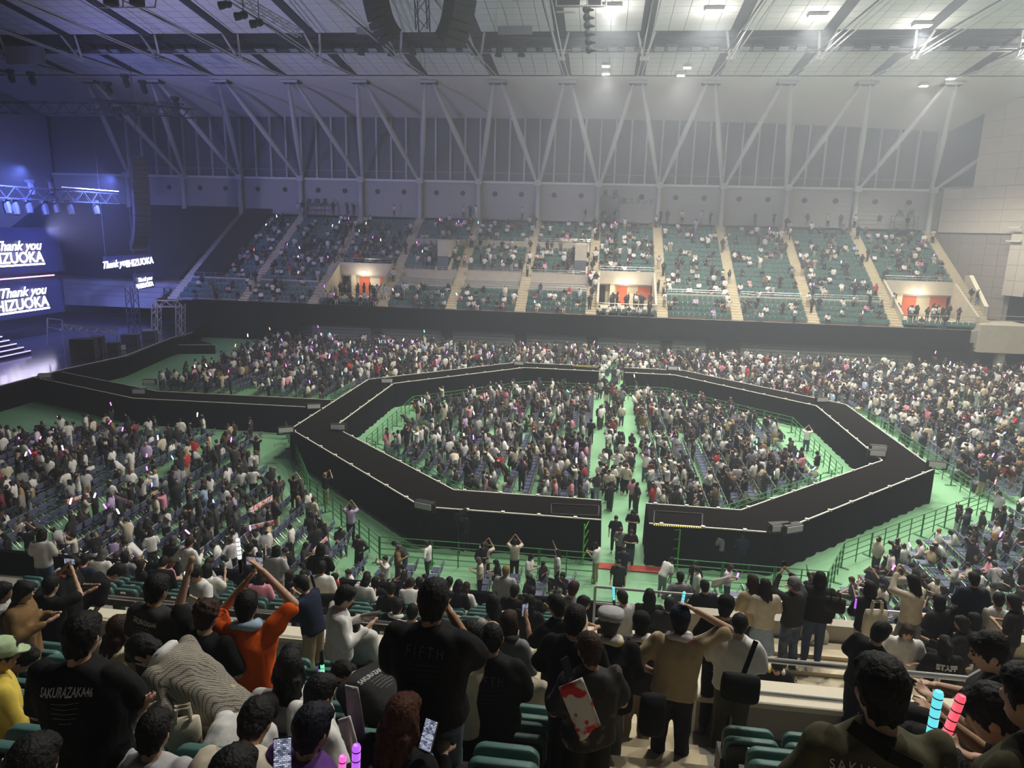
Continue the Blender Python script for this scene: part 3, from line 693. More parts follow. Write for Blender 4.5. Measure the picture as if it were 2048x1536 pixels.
truss_thing('rigging_truss', 'long dark rigging truss with lamps high over the stage', [(A, B2)], m_trk, 1.0,
            lambda t, o0: [(lambda q: MB().box(q[0]-.3, q[0]+.3, q[1]-.25, q[1]+.25, q[2]+.2, q[2]+.5).tube([q+np.array([0, 0, .3]), q+np.array([.1, 0, -.2]), q+np.array([.3, -.1, -.6])], [.2, .3, .26], 8).build('hung_lamp', m_trk, t))(ay(px, py, 66.)-o0) for px, py in ((20, 150), (62, 155), (215, 175), (250, 160), (285, 172), (350, 205), (235, 225), (265, 222))])
A = ay(180, 208, 62.); B2 = ay(385, 228, 74.); truss_thing('rigging_truss', 'dark crossing truss end with lamps beside the soffit', [(A, B2)], m_trk, .9)
A = ay(-20, 40, 58.); B2 = ay(300, -30, 58.)
# J shaped speaker column
def array(lab, top, n, hbox, wid, dep, a0, da, m, dirx=(1, 0)):
    t = thing('speaker_column', lab, 'speaker', tuple(top)); p = np.array([0., 0., 0.]); th = a0
    for k in range(n):
        d = np.array([-math.sin(th)*dirx[0], -math.sin(th)*dirx[1], -math.cos(th)]); fr = np.array([math.cos(th)*dirx[0], math.cos(th)*dirx[1], -math.sin(th)])
        b = MB(); c0 = p+d*hbox/2; side = np.array([-dirx[1], dirx[0], 0.])
        V = [c0+d*i*hbox*.48+side*j*wid/2+fr*l*dep/2*(1 if l > 0 else .8) for i in (-1, 1) for j, l in ((-1, -1), (1, -1), (1, 1), (-1, 1))]
        b.add(V, [(0, 3, 2, 1), (4, 5, 6, 7), (0, 1, 5, 4), (1, 2, 6, 5), (2, 3, 7, 6), (3, 0, 4, 7)]); o = b.build('speaker_box', m, t); fix_normals(o.data)
        p = p+d*hbox; th += da if k > n*.45 else da*.12
    b = MB(); b.box(-.5, .5, -.5, .5, 0, .2); b.cyl((0, 0, .2), (0, 0, 8), .03, 5); b.build('rigging_frame', m_trk, t)
    return t
m_spk = mat('speaker_black', (.016, .017, .022), .5)
top = ax(276, 318, -42.5)
array('tall J shaped line array speaker column hanging beside the stage', top, 18, .50, 1.35, .9, 0, .125, m_spk, (.75, -.66))
# speaker clusters hanging over the middle at the top edge
for (px, yd, lab, dx) in (((745, -40), 52., 'cluster of hanging black speakers at the top edge, left one', (.8, -.6)), ((925, -38), 52., 'cluster of hanging black speakers at the top edge, right one', (-.8, -.6))):
    top = ay(px[0], px[1], yd); array(lab, top, 8, .48, 1.9, 1.3, .2, .16, m_spk, (dx[0]*-1, dx[1]))
b = MB(); P = ay(838, -20, 52.)
t = truss_thing('ladder_truss', 'steel ladder truss hanging between the two speaker clusters', [(P+np.array([0, 0, 3.]), ay(846, 62, 52.))], m_trk, .8)
# lamp chain and flood frame
t = thing('lamp_chain', 'vertical chain of black lamps hanging from a frame at the top', 'lamp', tuple(ay(1172, 12, 54.))); o0 = np.array(t.location)
for k in range(6):
    P = ay(1172+k*1.2, 18+k*16.2, 54.)-o0; b = MB(); b.ell(P, (.26, .3, .28), 10, 7); b.tube([P, P+np.array([.25, -.2, -.1]), P+np.array([.55, -.3, -.15])], [.16, .12, .05], 7); b.build('lamp_head', m_trk, t)
b = MB(); b.cyl((0, 0, 3), tuple(ay(1178, 100, 54.)-o0), .06, 6); b.build('chain', m_trk, t)
t = thing('flood_frame', 'pale frame carrying two black floods at the top edge', 'lamp', tuple(ay(1160, 14, 53.5))); o0 = np.array(t.location)
b = MB()
for (p, q) in (((1112, 12), (1212, 12)), ((1112, 24), (1150, 24)), ((1212, 12), (1210, 18)), ((1112, 12), (1112, -40)), ((1175, 12), (1172, -40)), ((1212, 12), (1215, -40))): b.cyl(tuple(ay(*p, 53.5)-o0), tuple(ay(*q, 53.5)-o0), .06, 6)
b.build('frame', m_steel, t)
for (a, c) in ((1118, 1160), (1176, 1203)):
    P0, P1 = ay(a, 10, 53.8)-o0, ay(c, -14, 53.8)-o0; b = MB(); b.box(P0[0], P1[0], .2, .9, P0[2], P1[2]); b.build('flood_head', m_trk, t)
for (px, lab) in (((722, 98), 'first'), ((782, 100), 'second'), ((826, 98), 'third'), ((949, 98), 'fourth'), ((997, 101), 'fifth'), ((1043, 101), 'sixth')):
    P = ay(px[0], px[1], 69.); t = thing('hanging_spotlight', 'black spotlight under the dark ceiling band, %s from the left' % lab, 'spotlight', tuple(P)); b = MB(); b.tube([(0, 0, .25), (0, 0, -.2), (0, 0, -.5)], [.18, .25, .36], 9); b.build('can', m_trk, t); b = MB(); b.cyl((0, 0, .2), (0, 0, 1.6), .03, 5); b.build('hanger', m_trk, t)
m_brd = mat('grey_translucent_board', (.28, .28, .29), .6)
for (p, q, lab) in (((712, 30), (790, 68), 'grey hanging board behind the left speaker cluster'), ((996, 34), (1064, 68), 'grey hanging board with a round mark right of the speaker clusters'), ((8, 92), (90, 128), 'pale hanging board at the far left of the ceiling')):
    a, c = ay(*p, 67.), ay(*q, 67.); t = thing('hanging_board', lab, 'board', (a[0], 67., c[2])); b = MB(); b.box(0, c[0]-a[0], 0, .12, 0, a[2]-c[2]); b.build('board_panel', m_brd, t)
    b = MB(); b.cyl(((c[0]-a[0])*.3, .05, a[2]-c[2]), ((c[0]-a[0])*.3, .05, a[2]-c[2]+2.5), .02, 5); b.cyl(((c[0]-a[0])*.7, .05, a[2]-c[2]), ((c[0]-a[0])*.7, .05, a[2]-c[2]+2.5), .02, 5); b.build('hanger_cable', m_trk, t)
# followspot lamps at the upper left of the ceiling and small rigged lamps
t = thing('drum_lamp_rig', 'pale frame holding two black drum lamps at the top left', 'lamp', tuple(ay(255, 8, 50.))); o0 = np.array(t.location)
b = MB()
for (p, q) in (((186, 4), (200, 15)), ((200, 15), (310, 15)), ((310, 15), (312, 0)), ((246, 15), (246, -30))): b.cyl(tuple(ay(*p, 50.)-o0), tuple(ay(*q, 50.)-o0), .05, 6)
b.build('frame', m_steel, t)
for px in (222, 274):
    P = ay(px, 2, 50.)-o0; b = MB(); b.cyl(P+np.array([0, 0, -.25]), P+np.array([0, 0, .9]), .5, 12); b.build('drum_lamp', m_trk, t)
for (px, lab) in (((455, 8), 'top'), ((487, 30), 'middle'), ((518, 45), 'bottom')):
    P = ay(px[0], px[1], 54.); t = thing('truss_spotlight', 'black spotlight on the sloping pale truss, %s one' % lab, 'spotlight', tuple(P)); b = MB(); b.ell((0, 0, 0), (.35, .3, .28), 9, 7); b.tube([(0, 0, 0), (-.3, -.1, -.1), (-.6, -.15, -.15)], [.2, .28, .3], 8); b.build('can', m_trk, t); b = MB(); b.cyl((0, 0, .2), (0, 0, 3.6), .03, 5); b.build('yoke', m_trk, t)
A, B2 = ay(470, -10, 54.), ay(600, 68, 60.); truss_thing('sloping_truss', 'sloping pale truss under the ceiling at the upper left', [(A, B2)], m_steel, .5)
# stage wing gear: rails, amplifier racks, boxes
t = thing('stage_guard', 'white handrail frame on the stage beside the stairs', 'railing', tuple(ax(95, 690, -45.))); o0 = np.array(t.location)
b = MB(); 
for (p, q) in (((95, 690), (95, 637)), ((95, 637), (124, 640)), ((124, 640), (126, 660)), ((95, 655), (126, 660)), ((100, 678), (128, 690))): b.cyl(tuple(ax(*p, -45.)-o0), tuple(ax(*q, -45.)-o0), .05, 6)
b.build('rail', m_alu, t)
m_rack = mat('flight_case', (.05, .05, .06), .5)
for i, (px, w_, h, lab) in enumerate((((170, 718), 1.8, 1.7, 'open equipment rack on the stage wing'), ((196, 708), 1.0, 1.5, 'tall flight case behind the equipment rack'), ((228, 703), .9, .8, 'low flight case with a pale lid on the stage wing'), ((300, 680), 1.2, .9, 'flight case near the truss gate'), ((262, 690), 1.4, 1.0, 'dark mixing desk on the stage wing'))):
    P = az(*px, WH); t = thing('equipment_case', lab, 'case', tuple(P), .4); b = MB(); b.box(-w_/2, w_/2, -.4, .4, .05, h); b.build('body', m_rack, t)
    b = MB()
    for sx in (-1, 1):
        for sy in (-.4, .4): b.bar((sx*w_/2, sy, 0), (sx*w_/2, sy, h+.03), .06)
    for sy in (-.4, .4): b.bar((-w_/2, sy, h), (w_/2, sy, h), .06)
    b.build('edge_frame', m_alu, t)
m_mon = mat('monitor_face', (.6, .6, .65), .4)
P = az(240, 700, WH); t = thing('stage_monitor', 'small pale faced monitor wedge on the stage wing', 'monitor', tuple(P), .6); b = MB(); b.box(-.5, .5, -.2, .2, 0, .5); b.build('cabinet', m_fix, t); b = MB(); b.box(-.46, .46, -.23, -.2, .05, .46); b.build('face', m_mon, t)

# ================================================================== FENCES
m_fence = mat('green_fence_steel', (.05, .22, .07), .45)
b = MB(); b.cyl((0, 0, 0), (0, 0, 1.1), .025, 6); post_me = b.mesh('post', m_fence)
rail_cache = {}
def rail_me(L):
    k = round(L, 2)
    if k not in rail_cache:
        bb = MB(); bb.cyl((0, 0, 0), (k, 0, 0), .02, 6); rail_cache[k] = bb.mesh('rail', m_fence)
    return rail_cache[k]
b = MB(); b.box(-.03, .03, -.3, .3, 0, .03); foot_me = b.mesh('foot', m_fence)
fences = []
def fence_run(p, q, side, L0=2.05):
    p = np.array(p, float); q = np.array(q, float); L = np.linalg.norm(q-p); n = max(1, int(round(L/L0))); l = L/n; d = (q-p)/L; rz = math.atan2(d[1], d[0])
    for k in range(n):
        s = p+d*l*k; t = thing('crowd_fence', side, 'fence', (s[0], s[1], 0), rz)
        for x in (.03, l/2, l-.03): link('post', post_me, t, (x, 0, 0))
        for z in (.32, .58, .84, 1.08): link('rail', rail_me(l-.06), t, (.03, 0, z))
        for x in (.03, l-.03): link('foot', foot_me, t, (x, 0, 0))
        fences.append((side, t))
def ring(ap, k, ky, x0=None, x1=None):
    v = octv(ap, ky); return v[k], v[(k+1) % 8]
for k in range(8):
    p, q = ring(13.2, k, .95); side = ['near', 'near right', 'right', 'far right', 'far', 'far left', 'left', 'near left'][k]
    if k in (0, 4):
        a, c = (p, np.array([.2, p[1]])), (np.array([2.6, p[1]]), q)
        if k == 4: a, c = (p, np.array([2.6, p[1]])), (np.array([.2, p[1]]), q)
        fence_run(*a, 'in:'+side); fence_run(*c, 'in:'+side)
    else: fence_run(p, q, 'in:'+side)
v = octv(18.75, .965)
fence_run((-8.2, 25.4), (.3, 25.45), 'out:near'); fence_run((3.2, 25.5), (8.9, 25.45), 'out:near')
fence_run((8.9, 25.45), (10.3, 28.2), 'out:near right'); fence_run((10.3, 28.2), (19.6, 35.9), 'out:near right')
fence_run((19.6, 37.6), (19.4, 51.5), 'out:right'); fence_run((19.4, 51.5), (8.4, 62.6), 'out:far right'); fence_run((8.4, 62.6), (2.6, 62.6), 'out:far'); fence_run((0, 62.6), (-8, 62.4), 'out:far'); fence_run((-8, 62.4), (-18.9, 51.8), 'out:far left'); fence_run((-18.9, 51.8), (-18.9, 46), 'out:left')
fence_run((-18.9, 40.4), (-13.5, 31.2), 'out:near left'); fence_run((-13.5, 31.2), (-8.2, 25.4), 'out:near left')
fence_run((24.5, 55.5), (28.8, 49.0), 'out:right stand')
gate = thing('fence_gate', 'bright green folded fence gate leaning beside the gangway drape', 'gate', tuple(az(1165, 1130, 0)), 1.2)
for z in (.3, .7, 1.1, 1.5): MB().cyl((0, 0, z), (.5, 0, z+.25), .02, 6).build('rail', mat('bright_green_steel', (.12, .5, .06), .45), gate)
for x in (0, .5): MB().cyl((x, 0, 0), (x, 0, 1.75), .03, 6).build('post', mat('bright_green_steel', (.12, .5, .06), .45), gate)
gate2 = copy_tree(gate); P = az(1338, 1130, 0); gate2.location = P; gate2.rotation_euler.z = -1.0; gate2['label'] = 'bright green folded fence gate at the right side of the gangway'
cnt = {}
for s, t in fences: cnt[s] = cnt.get(s, 0)+1
num = {}
for s, t in sorted(fences, key=lambda q: (q[0], pj(np.array(q[1].matrix_basis.translation))[0])):
    num[s] = num.get(s, 0)+1; io, nm = s.split(':')
    t['label'] = 'green fence panel %s the walkway ring, %s side, %s from the left' % ('inside' if io == 'in' else 'outside', nm, ORD[num[s]-1]); t['group'] = 'green crowd fence panels'
# ================================================================== NEAR GRANDSTAND
ns = thing('near_grandstand', 'near grandstand of stepped concrete with beige landing, parapets and rails', 'grandstand', (0, 0, 0))
m_back = mat('near_concrete_step', (.30, .28, .25), .85, noise=.08, nscale=2.)
m_land = mat('beige_landing_floor', (.62, .53, .36), .6, noise=.12, nscale=1.4)
def nrow(j): return 7.2-.85*(j+1), 7.2-.85*j, 7.706+.476*j          # tread from, to, height
def near_floor(Y):                                                   # continuous standing line of the upper block
    return 11.5-.56*Y
LX = -1.05                                                           # left block reaches further down than the right one
for j in range(-2, 11):
    y0, y1, z = nrow(j)
    if j >= 0:
        b = MB(); b.box(-14, 14, y0, y1, z-1.2, z); b.build('tread', m_back, ns)
    else:
        b = MB(); b.box(-14, LX, y0, y1, z-1.0, z); b.build('tread', m_back, ns)
        b = MB(); b.box(8.6, 14, y0, y1, z-1.0, z); b.build('tread', m_back, ns)
# stairs in the upper block
b = MB()
for k in range(16):
    y1 = 7.2-.425*k; z = 7.706-.0+.238*k; b.box(.05, 1.2, y1-.425, y1, z-.4, z+.02)
b.build('aisle_stairs', mat('near_stair_wood', (.56, .47, .30), .7, noise=.1, nscale=3), ns)
# landing, walls
b = MB(); b.box(LX, 8.6, 7.45, 12.0, 5.8, 6.02); b.build('landing_floor', m_land, ns)
b = MB(); b.box(-14, LX, 8.9, 11.3, 5.4, 5.75); b.build('walkway_floor', m_land, ns)
b = MB(); b.box(1.3, 8.6, 7.2, 7.5, 6.0, 8.14); b.build('parapet', m_conc, ns)
b = MB(); b.box(1.3, 8.6, 7.12, 7.55, 8.14, 8.2); b.build('parapet_coping', m_cream, ns)
b = MB(); b.box(-14, LX, 8.9, 9.12, 5.4, 7.2); b.build('parapet', m_conc, ns)
b = MB(); b.box(-14, LX, 8.86, 9.18, 7.2, 7.26); b.build('parapet_coping', m_cream, ns)
b = MB(); b.box(LX-.1, LX+.15, 7.2, 9.1, 5.4, 7.6); b.build('landing_side_wall', m_conc, ns)
b = MB(); b.box(8.5, 8.75, 7.2, 12.2, 5.4, 7.0); b.build('landing_side_wall', m_conc, ns)
b = MB(); b.box(1.8, 8.6, 12.0, 12.25, 4.6, 6.46); b.build('landing_front_wall', m_conc, ns)
for k in range(2):
    b = MB(); b.box(2.6+k*.0, 8.2, 11.5-.4*k, 12.0-.4*k, 6.0, 6.16-.07*k); b.build('landing_step', m_land, ns)
# front rows
def frow(j): return 11.3+.85*j, 11.3+.85*(j+1), 5.55-.42*j
for j in range(5):
    y0, y1, z = frow(j); 
    for (xa, xb) in ((-16, LX), (LX, 8.6), (8.6, 17)) if j == 0 else ((-16, 17),):
        if j == 0 and xa == LX: continue
        b = MB(); b.box(xa, xb, y0, y1, z-1.3, z); b.build('front_tread', m_back, ns)
b = MB(); b.box(-17, 18, 15.55, 15.7, 3.2, 4.5); b.build('front_fascia', m_cloth, ns)
def near_rail(name, pts, zs, r=.03, step=1.7):
    b = MB(); pts = [np.array(p, float) for p in pts]
    for dz in zs: b.tube([p+np.array([0, 0, dz]) for p in pts], r, 8)
    for i in range(len(pts)-1):
        L = np.linalg.norm(pts[i+1]-pts[i]); n = max(1, int(L/step))
        for k in range(n+(i == len(pts)-2)):
            q = pts[i]+(pts[i+1]-pts[i])*k/n; b.cyl(q, q+np.array([0, 0, max(zs)]), r*.9, 8)
    return b.build(name, m_chrome, ns, smooth=True)
near_rail('parapet_rail', [(1.4, 7.3, 8.2), (8.6, 7.3, 8.2)], (.0, .42), .032, 2.3)
near_rail('parapet_rail', [(-14, 9.02, 7.26), (LX-.2, 9.02, 7.26)], (.3,), .03, 1.7)
near_rail('front_rail', [(-12, 13.2, 4.1), (-1.2, 13.2, 4.1)], (.5, .93), .028, 1.7)
near_rail('front_rail', [(.2, 12.9, 4.7), (8.8, 12.9, 4.7)], (.95, 1.3, 1.65), .028, 1.7)
near_rail('stair_rail', [(.25, 8.0, 6.1), (.0, 9.4, 6.1), (-.3, 10.9, 5.9)], (.9,), .025, 1.4)
near_rail('front_rail', [(8.8, 12.9, 4.9), (14.5, 12.9, 4.9)], (.5, .95), .028, 1.7)
# tip-up seats
m_teal = mat('teal_seat_plastic', (.075, .17, .155), .45, noise=.06, nscale=6)
m_seatbk = mat('seat_rear_black', (.018, .02, .02), .5)
m_plate = mat('seat_number_plate', (.75, .75, .72), .5)
def rbox_profile(w_, h, r, n=4):
    out = []
    for cx_, cy_, a0 in ((w_/2-r, h-r, 0), (-w_/2+r, h-r, PI/2), (-w_/2+r*.4, r*.4, PI), (w_/2-r*.4, r*.4, 1.5*PI)):
        rr = r if a0 in (0, PI/2) else r*.4
        for k in range(n+1): a = a0+PI/2*k/n; out.append((cx_+rr*math.cos(a), cy_+rr*math.sin(a)))
    return out
def shell(b, w_, h, r, y0, y1, z0, lean=0., bow=.03):
    P = rbox_profile(w_, h, r); V = []; n = len(P)
    for y, sc in ((y0, .97), (y0+.012, 1.), (y1-.012, 1.), (y1, .97)):
        for (x, z) in P: V.append((x*sc, y-lean*z-bow*(1-(2*x/w_)**2), z0+h/2+(z-h/2)*sc))
    Fc = [tuple(range(n)), tuple(reversed(range(3*n, 4*n)))]+[(k*n+i, (k+1)*n+i, (k+1)*n+(i+1) % n, k*n+(i+1) % n) for k in range(3) for i in range(n)]
    b.add(V, Fc)
b = MB(); shell(b, .46, .40, .08, 0, .07, .33, .12); me_sb = b.mesh('backrest', m_teal, True); fix_normals(me_sb)
b = MB(); shell(b, .42, .33, .06, -.035, -.002, .36, .12); me_sr = b.mesh('rear_panel', m_seatbk, True); fix_normals(me_sr)
b = MB(); shell(b, .44, .36, .07, .10, .16, .36, .04, -.02); me_sp = b.mesh('tipped_seat', m_teal, True); fix_normals(me_sp)
b = MB(); b.box(-.05, .05, -.105, -.095, .665, .70); me_pl = b.mesh('number_plate', m_plate)
b = MB(); b.box(-.02, .02, -.02, .20, 0, .5); me_sl = b.mesh('support', m_seatbk)
near_seats = []
def near_seat(x, y, z):
    t = thing('tip_up_seat', 'x', 'seat', (x, y, z), 0, 'teal tip-up seats of the near stand')
    bk = link('backrest', me_sb, t); link('rear_panel', me_sr, bk); link('number_plate', me_pl, bk); link('tipped_seat', me_sp, t); link('support', me_sl, t, (-.23, 0, 0)); link('support', me_sl, t, (.23, 0, 0))
    near_seats.append(t)
def in_frame(P, m=30):
    P = np.asarray(P, float)
    if (P-CAM)@c_f < .3: return False
    q = pj(P); return -m < q[0] < 2048+m and -m < q[1] < 1536+m
def seat_row(y, z, x0, x1, p=.5):
    n = int((x1-x0)/p)
    for k in range(n):
        x = x0+(k+.5)*(x1-x0)/n
        if in_frame((x, y, z+.65), 20): near_seat(x, y, z)
for j in range(1, 9):
    y0, y1, z = nrow(j)
    seat_row(y0+.12, z, -9.5, -.2); seat_row(y0+.12, z, 1.25, 9.5)
for j in (0, -1):
    y0, y1, z = nrow(j); seat_row(y0+.12, z, -9.8, LX-.2)
for j in (0, 2, 3, 4):
    y0, y1, z = frow(j); seat_row(y0+.12, z, -11, -.4 if j else LX-.2); seat_row(y0+.12, z, 1.9 if j else 8.8, 11.5)
for j in (-1, -2): y0, y1, z = nrow(j); seat_row(y0+.12, z, 8.9, 12.5)
rows_ = {}
for t in near_seats: rows_.setdefault((round(t.location.y, 2)), []).append(t)
for ri, yk in enumerate(sorted(rows_)):
    q = sorted(rows_[yk], key=lambda t: t.location.x)
    for k, t in enumerate(q):
        nm = '%d%s' % (k+1, 'th' if 10 <= (k+1) % 100 <= 20 else {1: 'st', 2: 'nd', 3: 'rd'}.get((k+1) % 10, 'th'))
        t['label'] = 'teal tip-up seat in the near stand, %s row from the camera, %s from the left' % (ORD[ri], nm)
# staircase edge trims, floor sticker, electric fan on the landing
m_sil = mat('silver_fan', (.6, .58, .5), .35, metal=.5)
P = az(1632, 1300, 6.02); t = thing('floor_fan', 'silver floor fan on the beige landing behind jeans legs', 'fan', (P[0], P[1], 6.02), .3); t.scale = (.75, .75, .75)
b = MB(); b.lathe([(.26, -.06), (.28, 0), (.26, .06)], (0, 0, 0), 18); o = b.build('cage', m_sil, t); o.rotation_euler.x = PI/2; o.location = (0, 0, .32)
for k in range(3):
    b = MB(); b.ell((0, .13, 0), (.06, .11, .01), 8, 5); o = b.build('blade', m_steel, t); o.location = (0, -.07, .32); o.rotation_euler = (PI/2, k*2.09, 0)
b = MB(); b.box(-.2, .2, -.12, .12, 0, .03); b.cyl((0, 0, .03), (0, 0, .1), .03, 8); b.build('stand', m_sil, t)
# ================================================================== PEOPLE
def V3(*a): return np.array(a, float)
ARMS = dict(down=((.25, -.03, 1.10), (.26, .08, .86)), phone=((.26, .03, 1.10), (.10, .29, 1.20)), chest=((.27, .02, 1.11), (.07, .22, 1.16)),
            photo=((.28, .20, 1.40), (.09, .29, 1.64)), up=((.27, .06, 1.57), (.24, .15, 1.81)), head=((.44, .10, 1.50), (.13, .06, 1.67)),
            fwd=((.25, .19, 1.19), (.19, .42, 1.20)), side=((.37, .0, 1.20), (.52, .12, 1.26)), hip=((.37, -.06, 1.14), (.19, .06, 1.00)),
            lap=((.24, .07, 1.11), (.10, .28, 1.03)), reach=((.22, .13, 1.13), (.15, .24, .90)), face=((.25, .14, 1.16), (.06, .20, 1.40)), stick=((.27, .10, 1.18), (.22, .27, 1.36)))
def rotm(ax_, a):
    c, s = math.cos(a), math.sin(a)
    return np.array([[1, 0, 0], [0, c, -s], [0, s, c]]) if ax_ == 0 else np.array([[c, 0, s], [0, 1, 0], [-s, 0, c]]) if ax_ == 1 else np.array([[c, -s, 0], [s, c, 0], [0, 0, 1]])
def skel(base='stand', lean=0, side=0, twist=0, hp=0, hy=0, L='down', R='down', fat=1., step=0.):
    j = {}
    dz = 0. if base == 'stand' else -.47
    P0 = V3(0, 0, .93)
    Rt = rotm(2, math.radians(twist))@rotm(1, math.radians(side))@rotm(0, -math.radians(lean))
    def T(p): return Rt@(np.array(p, float)-P0)+P0+V3(0, 0, dz)
    j['T'] = T; j['dz'] = dz; j['Rt'] = Rt
    for s, nm in ((1, 'R'), (-1, 'L')):
        arm = R if s > 0 else L
        e, w_ = ARMS[arm] if isinstance(arm, str) else arm
        m = V3(s, 1, 1)
        j['sh'+nm] = T(V3(.175*s*fat, -.005, 1.375)); j['el'+nm] = T(V3(*e)*m); j['wr'+nm] = T(V3(*w_)*m)
        if base == 'stand':
            j['hip'+nm] = V3(.088*s, 0, .90); j['kn'+nm] = V3(.10*s, .02+step*s, .48); j['an'+nm] = V3(.105*s, -.02+step*1.3*s, .085)
        elif base == 'kneel':
            j['hip'+nm] = V3(.088*s, 0, .43); j['kn'+nm] = V3(.13*s, .40, .45); j['an'+nm] = V3(.12*s, .30, .085)
        else:
            j['hip'+nm] = V3(.088*s, 0, .45); j['kn'+nm] = V3(.11*s, .42, .49); j['an'+nm] = V3(.11*s, .40, .085)
    j['nk'] = T(V3(0, -.01, 1.43)); Rh = Rt@rotm(2, math.radians(hy))@rotm(0, -math.radians(hp))
    j['Rh'] = Rh; j['hc'] = j['nk']+Rh@V3(0, .03, .145); j['fat'] = fat; j['base'] = base
    return j
def cap(b, p, q, r0, r1, n=10):
    p = np.array(p, float); q = np.array(q, float); d = q-p; L = np.linalg.norm(d)+1e-9; d = d/L
    b.tube([p-d*r0*.9, p-d*r0*.5, p, q, q+d*r1*.5, q+d*r1*.9], [r0*.35, r0*.84, r0, r1, r1*.84, r1*.35], n)
def loft(b, rings, T=None, n=16):
    V = []
    for (c, rx, ry) in rings:
        for k in range(n):
            t = 2*PI*k/n; p = V3(c[0]+rx*math.copysign(abs(math.cos(t))**.8, math.cos(t)), c[1]+ry*math.copysign(abs(math.sin(t))**.8, math.sin(t)), c[2]); V.append(T(p) if T else p)
    m = len(rings)
    b.add(V, [(i*n+k, i*n+(k+1) % n, (i+1)*n+(k+1) % n, (i+1)*n+k) for i in range(m-1) for k in range(n)]+[tuple(reversed(range(n))), tuple(range((m-1)*n, m*n))])
def hand(b, el, wr, fine, curl=.5, flip=1):
    d = wr-el; d /= np.linalg.norm(d); ref = V3(0, .3, 1) if abs(d[2]) < .8 else V3(0, 1, .2)
    s = np.cross(d, ref); s /= np.linalg.norm(s); u = np.cross(s, d)
    pal = wr+d*.055
    b.ell(pal, (.04, .05, .02) if fine else (.036, .058, .026), 10, 7, R=np.stack([s, d, u], 1))
    if not fine: b.ell(wr+d*.12, (.032, .05, .022), 8, 6, R=np.stack([s, d, u], 1)); return
    for i, (o, l) in enumerate(((-.034, .058), (-.0115, .072), (.0115, .078), (.034, .07))):
        base = pal+s*o*.95+d*.035; dr = d+s*o*4.0; dr /= np.linalg.norm(dr); mid = base+dr*l*.55; tip = mid+(dr*math.cos(curl)-u*math.sin(curl)*flip)*l*.5
        cap(b, base, mid, .0098, .009, 8); cap(b, mid, tip, .009, .0078, 8)
    tb = pal+s*.03*flip-d*.02; tm = tb+(s*flip*.75+d*.6-u*.2)*.04; tt = tm+(d*.9+s*flip*.2-u*.2)*.032
    cap(b, tb, tm, .0125, .011, 8); cap(b, tm, tt, .0105, .009, 8)
def g_body(j, fine=False):
    b = MB(); T = j['T']; f = j['fat']; hc, Rh = j['hc'], j['Rh']
    b.ell(hc, (.077, .094, .116), 14, 10, R=Rh); b.ell(hc+Rh@V3(0, .028, -.062), (.056, .062, .056), 12, 8, R=Rh)
    b.ell(hc+Rh@V3(0, .096, -.018), (.014, .02, .024), 8, 6, R=Rh); b.ell(hc+Rh@V3(0, .086, -.066), (.024, .012, .01), 8, 5, R=Rh)
    for s in (-1, 1): b.ell(hc+Rh@V3(.078*s, -.01, -.01), (.013, .022, .032), 8, 6, R=Rh)
    cap(b, j['nk']-V3(0, 0, .03), hc+Rh@V3(0, -.02, -.05), .058, .052)
    loft(b, [((0, 0, .84), .13, .10), ((0, 0, .95), .15*f, .11), ((0, 0, 1.08), .135*f, .10*f), ((0, 0, 1.25), .15*f, .105*f), ((0, 0, 1.37), .16*f, .09), ((0, -.005, 1.43), .07, .06)], T)
    for nm in 'LR':
        cap(b, j['sh'+nm], j['el'+nm], .052, .042); cap(b, j['el'+nm], j['wr'+nm], .041, .027); hand(b, j['el'+nm], j['wr'+nm], fine, flip=1 if nm == 'R' else -1)
        cap(b, j['hip'+nm], j['kn'+nm], .083, .056); cap(b, j['kn'+nm], j['an'+nm], .056, .04); cap(b, j['an'+nm]+V3(0, -.03, -.04), j['an'+nm]+V3(0, .11, -.045), .038, .034)
    return b
def g_shoes(j):
    b = MB()
    for nm in 'LR':
        a = j['an'+nm]; cap(b, a+V3(0, -.04, -.035), a+V3(0, .13, -.04), .046, .042); b.ell(a, (.05, .055, .045), 8, 6)
    return b
def g_shirt(j, sleeve='short', long=0., wide=1.):
    b = MB(); T = j['T']; f = j['fat']*wide; h = .86-long
    loft(b, [((0, 0, h), .178*f, .132*f), ((0, 0, h+.03), .185*f, .138*f), ((0, 0, 1.02), .172*f, .128*f), ((0, 0, 1.18), .182*f, .130*f), ((0, 0, 1.30), .198*f, .125*f), ((0, -.005, 1.38), .185*f, .102), ((0, -.008, 1.425), .115, .085), ((0, -.01, 1.45), .07, .068)], T, 20)
    for nm in 'LR':
        s, e, w_ = j['sh'+nm], j['el'+nm], j['wr'+nm]
        if sleeve == 'none': continue
        if sleeve == 'short': cap(b, s, s+(e-s)*.78, .075, .083)
        else: cap(b, s, e, .074, .064); cap(b, e, e+(w_-e)*.9, .06, .047)
    return b
def g_pants(j, kind='pants'):
    b = MB(); T = j['T']
    c = (j['hipL']+j['hipR'])/2
    b.ell(c+V3(0, -.005, .04), (.168*j['fat'], .125, .13), 14, 9)
    if kind == 'skirt':
        if j['base'] == 'stand': loft(b, [((0, 0, .42), .24, .22), ((0, 0, .7), .2, .17), ((0, 0, .95), .16, .12)]); return b
    for nm in 'LR':
        h, k, a = j['hip'+nm], j['kn'+nm], j['an'+nm]
        if kind == 'shorts': cap(b, h, k+(h-k)*.1, .105, .095)
        else: cap(b, h, k, .103, .08); cap(b, k, a+(k-a)*.12, .078, .066 if kind == 'pants' else .085)
    return b
